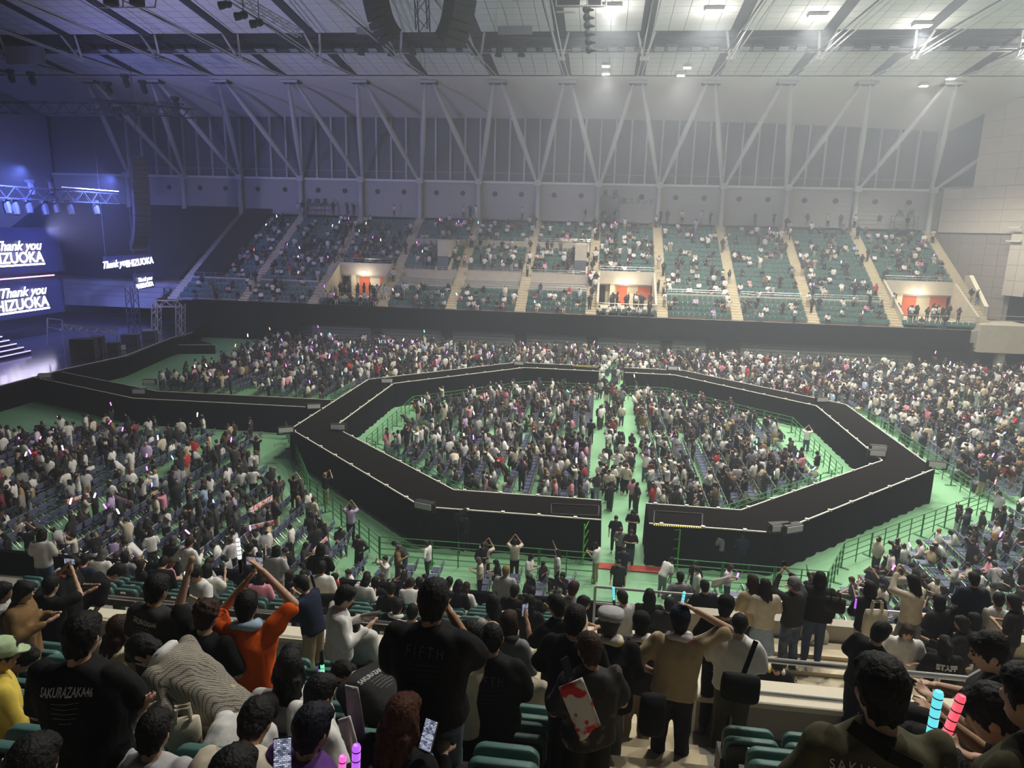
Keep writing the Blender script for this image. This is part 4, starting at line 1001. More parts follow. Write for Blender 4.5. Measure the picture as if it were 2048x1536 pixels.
def g_hair(j, kind='short'):
    b = MB(); hc, Rh = j['hc'], j['Rh']
    e = lambda c, r, n=14, m=9: b.ell(hc+Rh@V3(*c), r, n, m, R=Rh)
    if kind == 'bald': e((0, -.03, -.005), (.083, .085, .075)); return b
    if kind == 'thin': e((0, -.026, .012), (.085, .095, .104)); e((0, -.05, -.05), (.06, .045, .05)); return b
    e((0, -.018, .024), (.091, .104, .112)); e((0, -.052, -.045), (.07, .052, .065)); e((0, .045, .07), (.075, .05, .05))
    if kind == 'curly':
        for k in range(26):
            a = k*2.4; z = .02+.1*(k/26); r = math.sqrt(max(.05, 1-(z/.135)**2)); e((.088*r*math.cos(a), -.02+.098*r*math.sin(a) if math.sin(a) < .6 else .05, z), (.026, .026, .024), 6, 5)
    if kind in ('bob', 'long', 'pony'):
        for s in (-1, 1): b.tube([hc+Rh@V3(.07*s, -.005, .03), hc+Rh@V3(.085*s, -.015, -.06), hc+Rh@V3(.075*s, -.03, -.13)], [.03, .035, .022], 8)
        e((0, -.055, -.07), (.082, .05, .09))
    if kind == 'long':
        b0 = hc+Rh@V3(0, -.06, -.05); up = j['Rt']@V3(0, 0, 1); bk = j['Rt']@V3(0, -1, 0)
        V = [b0, b0-up*.12+bk*.035, b0-up*.27+bk*.045, b0-up*.38+bk*.03]
        for o, r in ((-.05, .05), (0, .06), (.05, .05)): b.tube([p+Rh@V3(o, 0, 0) for p in V], [r*.9, r, r*.95, r*.4], 9)
    if kind == 'pony': b.tube([hc+Rh@V3(0, -.10, .06), hc+Rh@V3(0, -.16, .02), hc+Rh@V3(0, -.165, -.10), hc+Rh@V3(0, -.14, -.2)], [.03, .045, .042, .015], 9)
    return b
def g_cap(j, kind='cap'):
    b = MB(); hc, Rh = j['hc'], j['Rh']; T = lambda p: hc+Rh@np.array(p, float)
    if kind == 'flat': loft(b, [((0, 0, .03), .098, .112), ((0, .01, .07), .125, .14), ((0, .02, .11), .115, .13), ((0, .01, .135), .06, .07)], T)
    else: loft(b, [((0, -.01, .015), .094, .108), ((0, -.01, .06), .094, .107), ((0, -.01, .11), .075, .085), ((0, -.01, .135), .03, .035)], T)
    loft(b, [((0, .09, .022), .07, .07), ((0, .10, .036), .072, .075)], T)
    return b
def g_towel(j):
    b = MB(); T = j['T']
    pts = [T(V3(.10*math.sin(a), .0-.085*math.cos(a), 1.455-.02*(1-math.cos(a)))) for a in np.linspace(-2.3, 2.3, 12)]
    pts = [T(V3(-.085, .125, 1.18))]+pts[0:]+[T(V3(.085, .125, 1.18))] if False else pts
    b.tube(pts, [.025]+[.036]*(len(pts)-2)+[.025], 9); return b

def remesh(b, voxel, dec=1., smooth=2, name='m', wr=0., seed=0):
    me = b.mesh(name, [], False); o = bpy.data.objects.new('tmp', me)
    m = o.modifiers.new('r', 'REMESH'); m.mode = 'VOXEL'; m.voxel_size = voxel; m.use_smooth_shade = True
    if smooth: s = o.modifiers.new('s', 'SMOOTH'); s.iterations = smooth; s.factor = .5
    if dec < 1: d = o.modifiers.new('d', 'DECIMATE'); d.ratio = dec
    out = eval_mesh(o); out.name = name; bpy.data.meshes.remove(me)
    if wr:
        n = len(out.vertices); co = np.empty(n*3); out.vertices.foreach_get('co', co); co = co.reshape(-1, 3); no = np.empty(n*3); out.vertices.foreach_get('normal', no); no = no.reshape(-1, 3)
        q = co*V3(1, 1, .8)
        w_ = np.sin(q[:, 2]*38+q[:, 0]*21+seed)*.5+np.sin(q[:, 0]*47-q[:, 2]*23+seed*2)*.35+np.sin(q[:, 1]*55+q[:, 2]*31+seed)*.3+np.sin(q[:, 0]*17+q[:, 1]*13+q[:, 2]*11+seed)*.8
        co += no*(w_*wr)[:, None]; out.vertices.foreach_set('co', co.ravel())
    out.polygons.foreach_set('use_smooth', [True]*len(out.polygons)); out.update(); return out

def strands(me, j, amp):          # comb grooves into a hair mesh
    n = len(me.vertices); co = np.empty(n*3); me.vertices.foreach_get('co', co); co = co.reshape(-1, 3); no = np.empty(n*3); me.vertices.foreach_get('normal', no); no = no.reshape(-1, 3)
    q = (co-j['hc'])@j['Rh']; a = np.arctan2(q[:, 0], -q[:, 1]+.02); z = q[:, 2]
    w_ = .55*np.sin(a*13+3*np.sin(z*30))+.4*np.sin(a*23+z*35+1)+.35*np.sin(a*7-z*50)+.3*np.sin(q[:, 0]*150+z*70)
    edge = np.clip((-.02-z)/.05, 0, 1)
    co += no*(amp*w_*(1+edge*.8))[:, None]; me.vertices.foreach_set('co', co.ravel()); me.update()
# ------------------------------------------------------------------ cloth and skin colours
SKIN = [mat('skin_%d' % i, c, .5, spec=.35) for i, c in enumerate(((.55, .33, .22), (.62, .40, .28), (.46, .27, .17), (.58, .37, .26)))]
HAIRC = dict(black=(.008, .007, .007), brown=(.035, .016, .009), auburn=(.07, .025, .012), grey=(.09, .085, .08), blond=(.3, .19, .08), navy=(.008, .008, .018))
HAIRM = {k: mat('hair_'+k, c, .62, spec=.22, noise=.35, nscale=60., bump=.6) for k, c in HAIRC.items()}
CLC = dict(black=(.012, .012, .013), charcoal=(.035, .035, .037), white=(.74, .73, .70), cream=(.62, .56, .44), beige=(.50, .40, .25), grey=(.22, .22, .23), lightgrey=(.45, .45, .46), navy=(.018, .024, .05), denim=(.06, .085, .14), paledenim=(.22, .28, .36), orange=(.80, .12, .015), red=(.45, .03, .03), pink=(.70, .28, .36), lilac=(.5, .38, .62), olive=(.085, .08, .045), brown=(.20, .12, .05), khaki=(.36, .29, .18), blue=(.05, .15, .42), paleblue=(.40, .52, .66), yellow=(.72, .55, .10), wine=(.18, .02, .035), green=(.06, .22, .10), palegreen=(.45, .58, .35), purple=(.15, .06, .28))
CLM = {k: mat('cloth_'+k, c, .85, spec=.15, noise=.08, nscale=14., bump=.15) for k, c in CLC.items()}
m_shoe = mat('shoe_dark', (.03, .03, .032), .6); m_shoew = mat('shoe_white', (.6, .6, .58), .6)
m_eye = mat('eye_dark', (.01, .008, .008), .3); m_lip = mat('lip', (.35, .13, .11), .5)
PCACHE = {}
def person_meshes(key, pose, hair='short', sleeve='short', pants='pants', vox=.024, dec=.5, fine=False, long=0., wide=1., wr=0., capk=None, towel=False, hero=False):
    if key in PCACHE: return PCACHE[key]
    j = skel(**pose); d = {}
    d['j'] = j
    d['body'] = remesh(g_body(j, fine), vox if not fine else min(vox, .0095), dec if not fine else dec*.6, 1 if fine else 2, 'person')
    d['shirt'] = remesh(g_shirt(j, sleeve, long, wide), vox*1.15, dec, 3, 'shirt', wr, len(PCACHE))
    d['trousers'] = remesh(g_pants(j, pants), vox*1.2, dec, 3, 'trousers', wr*.8, len(PCACHE)+3)
    d['hair'] = remesh(g_hair(j, hair), vox*.62 if wr > .005 else vox*.75, dec, 1, 'hair')
    if wr: strands(d['hair'], j, .0032 if wr > .005 else .003)
    d['shoes'] = remesh(g_shoes(j), vox, dec, 2, 'shoes')
    if capk: d['cap'] = remesh(g_cap(j, capk), vox*.7, dec, 2, 'cap')
    if towel: d['towel'] = remesh(g_towel(j), vox*.8, dec, 2, 'neck_towel', wr)
    PCACHE[key] = d; return d
def set_mat(o, m):
    if not o.data.materials: o.data.materials.append(m)
    o.material_slots[0].link = 'OBJECT'; o.material_slots[0].material = m
def place_person(d, loc, rz, sc, label, shirt='black', pants='charcoal', hair='black', skin=0, group=None, capc=None, towelc=None, shoes=None, simple=False, extra=True):
    o = link('person', d['body']); set_mat(o, SKIN[skin % 4]); o.location = loc; o.rotation_euler.z = rz; o.scale = (sc, sc, sc)
    tag(o, label, 'person', group)
    for nm, m in (('shirt', CLM[shirt] if isinstance(shirt, str) else shirt), ('trousers', CLM[pants] if isinstance(pants, str) else pants), ('hair', HAIRM[hair]), ('shoes', shoes or m_shoe)):
        if simple and nm == 'shoes': continue
        c = link(nm, d[nm], o); set_mat(c, m)
    if 'cap' in d and capc: c = link('cap', d['cap'], o); set_mat(c, CLM[capc] if isinstance(capc, str) else capc)
    if 'towel' in d and towelc: c = link('neck_towel', d['towel'], o); set_mat(c, CLM[towelc] if isinstance(towelc, str) else towelc)
    return o
def face_parts(o, j):
    hc, Rh = j['hc'], j['Rh']
    for s in (-1, 1):
        b = MB(); b.ell(hc+Rh@V3(.031*s, .085, .008), (.013, .008, .007), 8, 6, R=Rh); b.build('eye', m_eye, o, True)
        b = MB(); b.ell(hc+Rh@V3(.031*s, .088, .030), (.018, .006, .004), 8, 5, R=Rh); b.build('eyebrow', HAIRM['black'], o, True)
    b = MB(); b.ell(hc+Rh@V3(0, .090, -.066), (.022, .01, .007), 8, 5, R=Rh); b.build('mouth', m_lip, o, True)
def hand_pt(j, nm, ext=.1): d = j['wr'+nm]-j['el'+nm]; d = d/np.linalg.norm(d); return j['wr'+nm]+d*ext, d

# ------------------------------------------------------------------ floors people stand on
def floor_at(x, y):
    if y < 7.2 or (y < 8.9 and (x < LX or x > 8.6)):
        j = math.floor((7.2-y)/.85); j = max(j, -2 if (x < LX or x > 8.6) else 0); return nrow(j)[2]
    if y < 12.1 and LX <= x <= 8.6: return 6.02
    if y < 11.15: return 5.75
    if y < 15.6: return frow(min(4, max(0, int((y-11.3)/.85))))[2]
    return 0.
def solve(px, D0, h0, tol=.10):
    best = None
    for D in np.linspace(.82, 1.2, 77)*D0:
        P = CAM+ray(*px)*D; h = P[2]-floor_at(P[0], P[1]); c = ((h-h0)/.07)**2+((D/D0-1)/tol)**2
        if best is None or c < best[0]: best = (c, P, h)
    return best[1], best[2]
# small hand-held things
m_phone = mat('phone_black', (.01, .01, .012), .25); m_screen = mat('phone_screen', (.02, .02, .03), .2); m_screenp = mat('phone_screen_pink', (.9, .4, .45), .3, emit=((1., .32, .36), .7))
def _screen():
    nt = m_screen.node_tree; bs = nt.nodes['Principled BSDF']; tc = nt.nodes.new('ShaderNodeTexCoord'); mp = nt.nodes.new('ShaderNodeMapping'); mp.inputs['Rotation'].default_value = (PI/2, 0, 0)
    t = nt.nodes.new('ShaderNodeTexBrick'); t.inputs['Scale'].default_value = 34.; t.inputs['Mortar Size'].default_value = .03; t.inputs['Color1'].default_value = (.75, .8, 1, 1); t.inputs['Color2'].default_value = (.05, .06, .12, 1); t.inputs['Mortar'].default_value = (.02, .02, .04, 1)
    nt.links.new(tc.outputs['Object'], mp.inputs[0]); nt.links.new(mp.outputs[0], t.inputs[0]); nt.links.new(t.outputs[0], bs.inputs['Emission Color']); bs.inputs['Emission Strength'].default_value = .8
_screen()
def phone(loc, rz, tilt=0., label='x', scr=None, roll=0.):
    t = thing('phone', label, 'phone', loc, rz); t.rotation_euler = (tilt, roll, rz)
    b = MB(); b.box(-.037, .037, -.004, .004, -.075, .075); b.build('body', m_phone, t); b = MB(); b.box(-.034, .034, -.0055, -.004, -.071, .071); b.build('screen', scr or m_screen, t); return t
STK = {k: mat('stick_'+k, (.8, .8, .8), .3, emit=(c, s)) for k, (c, s) in dict(purple=((.55, .12, 1.), 5.), pink=((1., .15, .65), 5.), white=((.95, .97, 1.), 7.), cyan=((.15, .85, .95), 4.5), green=((.2, 1., .5), 4.), yellow=((1., .85, .35), 5.), red=((1., .1, .16), 3.), blue=((.15, .25, 1.), 5.), orange=((1., .45, .15), 4.)).items()}
stick_me = {}
for k in STK:
    b = MB(); b.tube([(0, 0, .13), (0, 0, .15), (0, 0, .36), (0, 0, .385)], [.018, .03, .03, .012], 8, 0); b.tube([(0, 0, -.06), (0, 0, .13)], [.018, .022], 8, 1); stick_me[k] = b.mesh('light_stick', [STK[k], m_phone], True)
stick_near = {}
for k in STK:
    c_ = STK[k].node_tree.nodes['Principled BSDF'].inputs['Emission Color'].default_value
    mn = mat('stick_near_'+k, tuple(.3+.6*x for x in c_[:3]), .25, emit=(tuple(c_[:3]), .9))
    b = MB(); b.tube([(0, 0, .11), (0, 0, .12), (0, 0, .29), (0, 0, .30)], [.014, .018, .018, .014], 12, 0); b.tube([(0, 0, -.02), (0, 0, .09), (0, 0, .11)], [.015, .018, .023], 12, 1)
    for z in (.15, .19, .23, .27): b.tube([(0, 0, z), (0, 0, z+.005)], .0184, 12, 1)
    stick_near[k] = b.mesh('light_stick', [mn, m_phone], True)
STICKS = []
def stick(loc, d, colr, label, group=None, s=1.):
    o = link('light_stick', (stick_me if loc[1] > 17 else stick_near)[colr], None, loc); o.rotation_euler = Vector(d).to_track_quat('Z', 'Y').to_euler(); o.scale = (s, s, s); tag(o, label, 'light stick', group); STICKS.append(o); return o
def shirt_text(parent, d, lines, m, z0, T, name='shirt_print'):
    # flat lettering laid onto the back of a shirt
    bv = BVHTree.FromPolygons([v.co for v in d['shirt'].vertices], [p.vertices for p in d['shirt'].polygons]); Rt = d['j']['Rt']; dr = Vector(Rt@V3(0, 1, 0))
    mb = MB()
    for (s, size, dz, kw) in lines:
        me = text_mesh('t', s, size, m, 0, 'CENTER', kw.get('shear', 0), kw.get('spacing', 1.), kw.get('bold', 0))
        bmx = bmesh.new(); bmx.from_mesh(me); bmesh.ops.triangulate(bmx, faces=bmx.faces); V = []
        for v in bmx.verts:
            p = T(V3(v.co.x*kw.get('sx', 1.), -.5, z0+dz+v.co.y)); h = bv.ray_cast(Vector(p), dr); q = h[0]-dr*.004 if h[0] else Vector(p)+dr*.37
            V.append(tuple(q))
        bmx.verts.index_update(); mb.add(V, [[v.index for v in f.verts] for f in bmx.faces]); bmx.free(); bpy.data.meshes.remove(me)
    sh_o = [c for c in parent.children if c.name.startswith('shirt')][0]; return mb.build(name, m, sh_o)
# ================================================================== PEOPLE OF THE NEAR STAND, one by one
m_print = mat('shirt_print_white', (.62, .62, .62), .8); m_printd = mat('shirt_print_dark', (.10, .10, .105), .8)
def pattern_mat(name, c1, c2, scale, kind='check'):
    m = bpy.data.materials.new(name); m.use_nodes = True; nt = m.node_tree; bs = nt.nodes['Principled BSDF']; bs.inputs['Roughness'].default_value = .85
    tc = nt.nodes.new('ShaderNodeTexCoord'); mp = nt.nodes.new('ShaderNodeMapping'); nt.links.new(tc.outputs['Object'], mp.inputs[0])
    if kind == 'check': t = nt.nodes.new('ShaderNodeTexBrick'); t.inputs['Scale'].default_value = scale; t.inputs['Mortar Size'].default_value = .06; t.offset = 0; t.inputs['Brick Width'].default_value = .5; t.inputs['Row Height'].default_value = .5; t.inputs['Color1'].default_value = t.inputs['Color2'].default_value = (*c1, 1); t.inputs['Mortar'].default_value = (*c2, 1); mp.inputs['Rotation'].default_value = (1.0, .65, .7); nt.links.new(mp.outputs[0], t.inputs[0]); nt.links.new(t.outputs[0], bs.inputs['Base Color'])
    elif kind == 'stripe': t = nt.nodes.new('ShaderNodeTexWave'); t.inputs['Scale'].default_value = scale; t.bands_direction = 'DIAGONAL'; r = nt.nodes.new('ShaderNodeValToRGB'); r.color_ramp.elements[0].position = .90; r.color_ramp.elements[1].position = .93; r.color_ramp.elements[0].color = (*c1, 1); r.color_ramp.elements[1].color = (*c2, 1); nt.links.new(mp.outputs[0], t.inputs[0]); nt.links.new(t.outputs['Fac'], r.inputs[0]); nt.links.new(r.outputs[0], bs.inputs['Base Color'])
    else:
        t = nt.nodes.new('ShaderNodeTexNoise'); t.inputs['Scale'].default_value = scale; t.inputs['Detail'].default_value = 2; r = nt.nodes.new('ShaderNodeValToRGB'); e = r.color_ramp.elements; e[0].position = .5; e[1].position = .56; e[0].color = (*c1, 1); e[1].color = (*c2, 1)
        if kind == 'camo': x = r.color_ramp.elements.new(.64); x.color = (.32, .27, .22, 1); r.color_ramp.interpolation = 'CONSTANT'
        nt.links.new(mp.outputs[0], t.inputs[0]); nt.links.new(t.outputs['Fac'], r.inputs[0]); nt.links.new(r.outputs[0], bs.inputs['Base Color'])
    return m
CHECK = pattern_mat('checked_coat', (.36, .33, .27), (.09, .08, .065), 42.); STRIPE = pattern_mat('striped_shirt', (.012, .012, .013), (.6, .58, .55), 5., 'stripe'); CAMO = pattern_mat('camo_shirt', (.014, .012, .012), (.07, .055, .045), 7., 'camo')
REDW = pattern_mat('red_white_towel', (.70, .68, .66), (.60, .03, .035), 9., 'blot'); PLAID = pattern_mat('dark_plaid', (.03, .03, .035), (.16, .15, .15), 9.); YELW = pattern_mat('yellow_white_towel', (.70, .68, .60), (.75, .6, .08), 9., 'blot'); DENW = pattern_mat('washed_denim', (.05, .07, .11), (.09, .12, .17), 6., 'blot')
HEROES = []
NP = 0
H0 = dict(stand=1.70, sit=1.235, kneel=1.22)
def P(px, D, label, shirt='black', pants='charcoal', hair='black', rz=0., base='stand', hk='short', sleeve='short', pk='pants', L='down', R='down', capk=None, capc=None, towel=None, lean=0, side=0, twist=0, hp=12, hy=0, fat=1., wide=1.04, long=0., fine=None, skin=None, face=False, text=None, step=0., shoes=None, floor=None, h0=None, tol=.10):
    global NP
    fine = (D < 5.4) if fine is None else fine
    vox = min(.024, max(.0125, .0030*D)); pose = dict(base=base, lean=lean, side=side, twist=twist, hp=hp, hy=hy, L=L, R=R, fat=fat, step=step)
    d = person_meshes(('front', NP), pose, hk, sleeve, pk, vox, .42 if D < 8 else .5, fine, long, wide, .0085 if D < 8 else .003, capk, bool(towel))
    j = d['j']; top = j['hc'][2]+.125+(.01 if capk else 0); off = rotm(2, math.radians(rz))@V3(j['hc'][0], j['hc'][1], 0)
    Pt, h = solve(px, D, h0 or top, tol); sc = min(1.12, max(.88, h/top)) if h0 is None else 1.
    loc = (Pt[0]-off[0]*sc, Pt[1]-off[1]*sc, Pt[2]-top*sc)
    o = place_person(d, loc, math.radians(rz), sc, label, shirt, pants, hair, NP if skin is None else skin, 'spectators in the near stand', capc, towel, shoes)
    if face: face_parts(o, j)
    if text: shirt_text(o, d, text[0], text[1], text[2], j['T'])
    if abs(h-top*sc) > .06: print('FIT %s h %.2f top %.2f sc %.2f  off %.2f' % (label[:40], h, top, sc, h-top*sc))
    HEROES.append((px[0], px[1], Pt[1])); NP += 1; return o, j
def at_hand(o, j, nm, ext=.1):
    p, d = hand_pt(j, nm, ext); Mx = Matrix.Translation(o.location) @ Matrix.Rotation(o.rotation_euler.z, 4, 'Z') @ Matrix.Scale(o.scale.x, 4)
    return Mx @ Vector(p), (Mx.to_3x3() @ Vector(d)).normalized()
def between(o, j):
    a, _ = at_hand(o, j, 'L'); c, _ = at_hand(o, j, 'R'); return (a+c)/2
ROW = ('—— — ——— —— —', '— ——— —— — ——', '——— — — ——— —', '—— ——— — ——', '— —— —')          # the small lines are not legible in the photograph
TOUR = lambda k: [('SAKURAZAKA46', .05*k, 0, dict(sx=.62, bold=.0015))]+[(ROW[i], .021*k, -(.03+.023*i)*k, dict(sx=.55)) for i in range(5)]
DARKT = lambda k: [('F I F T H', .075*k, 0, dict(sx=.8))]+[(ROW[i], .03*k, -(.045+.032*i)*k, dict(sx=.55)) for i in range(4)]

# --- nearest band, left to right
P((160, 1228), 3.35, 'person in black T-shirt with white printed back standing at lower left', 'black', 'black', rz=6, L='chest', R='reach', fat=1.08, wide=1.12, text=(TOUR(1.15), m_print, 1.33))
o, j = P((286, 1270), 4.75, 'person bending over in a checked coat with a white towel scarf', CHECK, 'beige', rz=88, lean=50, hp=25, sleeve='short', L='reach', R='reach', wide=1.06, long=.12, towel='white')
P((312, 1150), 6.0, 'person in black printed T-shirt standing beside the aisle rail at left', 'charcoal', 'black', rz=-12, L='chest', R='chest', text=(TOUR(1.1), m_print, 1.33))
o, j = P((412, 1200), 5.5, 'person with tousled brown hair and dark shirt left of the orange shirt', 'black', 'black', 'brown', hk='curly', rz=-8, L='up', R='chest', wide=1.1)
o, j = P((492, 1183), 6.0, 'person in bright orange T-shirt raising a phone with both hands', 'orange', 'black', rz=8, L='photo', R=((.36, .10, 1.56), (.08, .22, 1.78)), towel='paleblue', fat=1.1, wide=1.12, fine=True)
q = between(o, j); phone(tuple(q+Vector((0, .02, .05))), .1, .1, 'phone held up by the person in orange', roll=PI/2); phone
st_, sd = at_hand(o, j, 'L', .08); stick(tuple(st_+Vector((-.12, .05, .0))), (-.05, 0, 1), 'white', 'bright white light stick beside the phone of the orange shirt', s=.95)
P((45, 1163), 8.2, 'person in long brown overshirt turned to the right at the left edge', 'brown', 'khaki', hk='bob', rz=-70, sleeve='long', long=.28, wide=1.2, L='phone', R='phone', face=True, hp=20)
P((2, 1165), 8.0, 'person in pale shirt cut by the left edge', 'lightgrey', 'grey', hk='bob', rz=-60, sleeve='long', L='phone', R='phone', face=True)
o, j = P((100, 1152), 8.6, 'person in black T-shirt photographing with raised arms at left', 'black', 'black', rz=-10, L='photo', R='photo'); phone(tuple(between(o, j)+Vector((0, .02, .04))), 0, 0, 'phone raised by the black-shirted person at left', roll=PI/2)
o, j = P((306, 1425), 3.5, 'person with short black hair raising an open hand at the bottom left', 'lightgrey', 'black', rz=0, base='sit', sleeve='long', L=((.30, .10, 1.42), (.16, .13, 1.60)), R='lap', wide=1.1, fine=True)
P((525, 1392), 4.7, 'person bending forward in a white top, back rounded', 'white', 'black', rz=-10, lean=62, hp=35, L='reach', R='reach', wide=1.2)
P((508, 1404), 3.7, 'person with bowed head in a cream shirt at the bottom', 'cream', 'grey', rz=5, base='sit', lean=26, hp=30, L='lap', R='lap', sleeve='short', wide=1.34, fat=1.1)
P((60, 1478), 2.5, 'person with dark hair cut off at the bottom left corner', 'black', 'black', base='sit', rz=-5, hk='short', L='lap', R='lap')
P((462, 1502), 3.0, 'person with round dark hair cut off at the bottom, left of the phone', 'black', 'black', base='sit', rz=-5, hk='bob', L='lap', R='lap')
P((236, 1232), 6.4, 'person with long brownish hair and cream hooded top seated at left', 'cream', 'grey', 'brown', base='sit', hk='long', rz=-20, L='lap', R='lap', wide=1.15)
P((-2, 1275), 5.2, 'person in pale green knit hat and yellow top at the left edge', 'yellow', 'khaki', rz=-40, base='sit', capk='cap', capc='palegreen', L='lap', R='lap', sleeve='long')
P((40, 1290), 5.6, 'person in dark clothes with brown bag seated at the left edge', 'charcoal', 'khaki', base='sit', lean=35, rz=-60, L='reach', R='reach')
o, j = P((388, 1132), 10.2, 'person in white T-shirt facing the camera with a glowing white stick', 'white', 'charcoal', rz=160, L='stick', R='phone', face=True, hp=15)
st_, sd = at_hand(o, j, 'L'); stick(tuple(st_), (.1, -.2, 1), 'white', 'glowing white light stick held by the person facing the camera at left', s=1.3)
P((232, 1128), 10.8, 'person in black bending towards the seats at left', 'black', 'black', rz=-40, lean=55, L='reach', R='reach')
P((140, 1112), 9.2, 'person in black with red and white towel reading a sheet', 'black', 'black', rz=-80, towel=REDW, L='phone', R='phone', face=True, hp=30)
P((602, 1152), 10.0, 'person in navy shirt leaning over the rail, hands at the face', 'navy', 'khaki', rz=75, lean=12, L='face', R='face', face=True)
P((642, 1122), 12.6, 'person in white T-shirt with black sling bag in the front rows', 'white', 'charcoal', rz=5, L='chest', R='down', wide=1.1)
o, j = P((690, 1172), 7.3, 'person in white collared shirt looking down, turned right', 'white', 'black', rz=-60, sleeve='long', L='phone', R='phone', hp=25, face=True)
sh = MB(); sh.box(-.10, .10, -.002, .002, -.07, .07); s_ = sh.build('paper_sheet', CLM['white'], None, loc=tuple(between(o, j)+Vector((-.05, .05, .03)))); s_.rotation_euler = (.9, .1, .6); tag(s_, 'white paper sheet held by the person in the white collared shirt', 'paper')
P((703, 1238), 7.8, 'person in white T-shirt seated with head bowed below the collared shirt', 'white', 'black', base='sit', rz=170, lean=12, hp=35, L='lap', R='lap', face=True, wide=1.15)
P((578, 1290), 7.0, 'person hunched over with striped dark backpack at left of the green stick', 'charcoal', 'black', base='sit', rz=-20, lean=40, L='reach', R='reach', wide=1.15)
P((795, 1198), 10.6, 'person in black T-shirt with small white back print, left of the tall black shirt', 'black', 'black', rz=-15, L='chest', R='chest', text=(TOUR(1.0), m_print, 1.33), towel='white')
P((826, 1205), 9.4, 'person with cropped hair in a white T-shirt behind the tall black shirt', 'white', 'black', rz=-10, L='chest', R='chest', hk='thin')
o, j = P((868, 1160), 4.35, 'tall person in black T-shirt and faded jeans with dark print on the back', 'black', DENW, rz=-4, L='chest', R='face', fat=1.06, wide=1.1, text=(DARKT(1.0), m_printd, 1.32), fine=True)
P((690, 1322), 5.6, 'person bent over to the left in a black T-shirt with white upside-down print', 'charcoal', 'black', rz=62, lean=78, hp=20, L='reach', R='reach', wide=1.16, text=(TOUR(1.3), m_print, 1.25), h0=1.12)
o, j = P((577, 1303), 5.2, 'person with long black ponytail in white top holding a pink phone', 'white', 'black', base='sit', hk='long', rz=12, L='phone', R='lap'); phone(tuple(at_hand(o, j, 'L')[0]+Vector((0, .02, .03))), .1, -.4, 'pink glowing phone held sideways by the long-haired person', m_screenp, roll=PI/2)
P((640, 1352), 4.4, 'person with short hair and white towel looking to the right', 'white', 'black', base='sit', rz=-35, hp=15, L='reach', R='chest', towel='white')
o, j = P((625, 1412), 3.3, 'person with navy hair lit purple at the bottom', 'purple', 'black', 'navy', base='sit', rz=-25, L='lap', R='stick', hk='short', fine=True)  # the purple light on this person is painted into the shirt colour
hx = CAM+ray(565, 1515)*2.9; phone(tuple(hx), .35, -.5, 'dark phone with white text at the bottom edge')
hx = CAM+ray(675, 1528)*2.9; stick(tuple(hx-np.array([0, 0, .25])), (.05, .1, 1), 'pink', 'pink light stick at the bottom edge', s=.9); hx = CAM+ray(706, 1520)*2.9; stick(tuple(hx-np.array([0, 0, .25])), (.02, .1, 1), 'purple', 'purple light stick at the bottom edge', s=1.0)
o, j = P((805, 1392), 3.75, 'person with long auburn hair holding a phone at the bottom', 'black', 'black', 'auburn', base='sit', hk='long', rz=-20, L='lap', R='phone', sleeve='long', fine=True); hx = CAM+ray(857, 1470)*3.6; phone(tuple(hx), -.35, -.5, 'phone with bright screen held by the auburn-haired person')
P((985, 1243), 4.9, 'person with thinning hair in black T-shirt with dark print, cord at the neck', 'black', 'black', hk='thin', rz=2, L='chest', R='chest', fat=1.12, wide=1.14, text=(DARKT(1.0), m_printd, 1.30))
P((940, 1243), 5.6, 'person looking left beside the thinning-haired person', 'cream', 'charcoal', base='sit', rz=60, hp=10, face=True, L='chest', R='chest')
o, j = P((1180, 1267), 4.9, 'young person with brown hair in camouflage shirt carrying a red and white towel', CAMO, 'black', 'brown', rz=20, L='phone', R='chest', wide=1.12, fine=True, hp=18); phone(tuple(CAM+ray(1135, 1338)*4.75), .9, -.5, 'phone held by the camouflage shirt', m_phone)
P((1152, 1212), 5.7, 'person in plain black T-shirt left of the flat cap', 'black', 'charcoal', rz=-10, L='chest', R='chest', wide=1.08)
P((1222, 1218), 6.1, 'person in grey flat cap and loose black shirt', 'black', 'grey', 'grey', rz=-6, sleeve='long', L='chest', R='chest', capk='flat', capc='lightgrey', towel=YELW, fat=1.14, wide=1.24, long=.06)
P((1018, 1222), 7.2, 'person with brown bobbed hair and grey hooded jacket', 'grey', 'black', 'brown', base='stand', hk='bob', rz=-15, L='chest', R='chest', sleeve='long', wide=1.12, towel='charcoal')
P((1056, 1305), 8.0, 'older person with cropped hair in cream T-shirt seated by the parapet end', 'cream', 'beige', 'grey', base='sit', hk='thin', rz=-10, L='lap', R='lap')
P((985, 1190), 10.2, 'person with long black hair in white blouse turned left', 'white', 'black', hk='long', rz=40, L='chest', R='chest', base='stand')
o, j = P((1113, 1190), 7.9, 'person in black holding a glowing phone up at face height', 'black', 'black', rz=40, L='stick', R='face'); phone(tuple(at_hand(o, j, 'L')[0]), .5, 0, 'purple glowing phone held up beside the black shirt')
P((1148, 1163), 10.2, 'person in sleeveless grey top with short dark hair', 'grey', 'black', 'brown', rz=-30, sleeve='none', L='chest', R='chest')
P((1168, 1192), 10.8, 'person in profile looking right in a pale cardigan', 'cream', 'black', hk='bob', rz=-85, face=True, L='chest', R='chest')
o, j = P((1362, 1212), 6.0, 'person in beige T-shirt with one hand on a dark cap', 'beige', 'charcoal', rz=-4, L='hip', R='head', capk='cap', capc='navy', towel=REDW, fat=1.04, wide=1.12, fine=True, shoes=m_shoe)
P((1482, 1224), 6.9, 'person in white T-shirt with black sling bag and strap', 'white', 'olive', rz=-14, hk='thin', L='chest', R='chest', fat=1.06, wide=1.16)
P((1284, 1223), 7.6, 'person in dark shirt with red towel round the neck, back view', 'charcoal', 'khaki', rz=0, towel=REDW, L='chest', R='chest', capk='cap', capc='black')
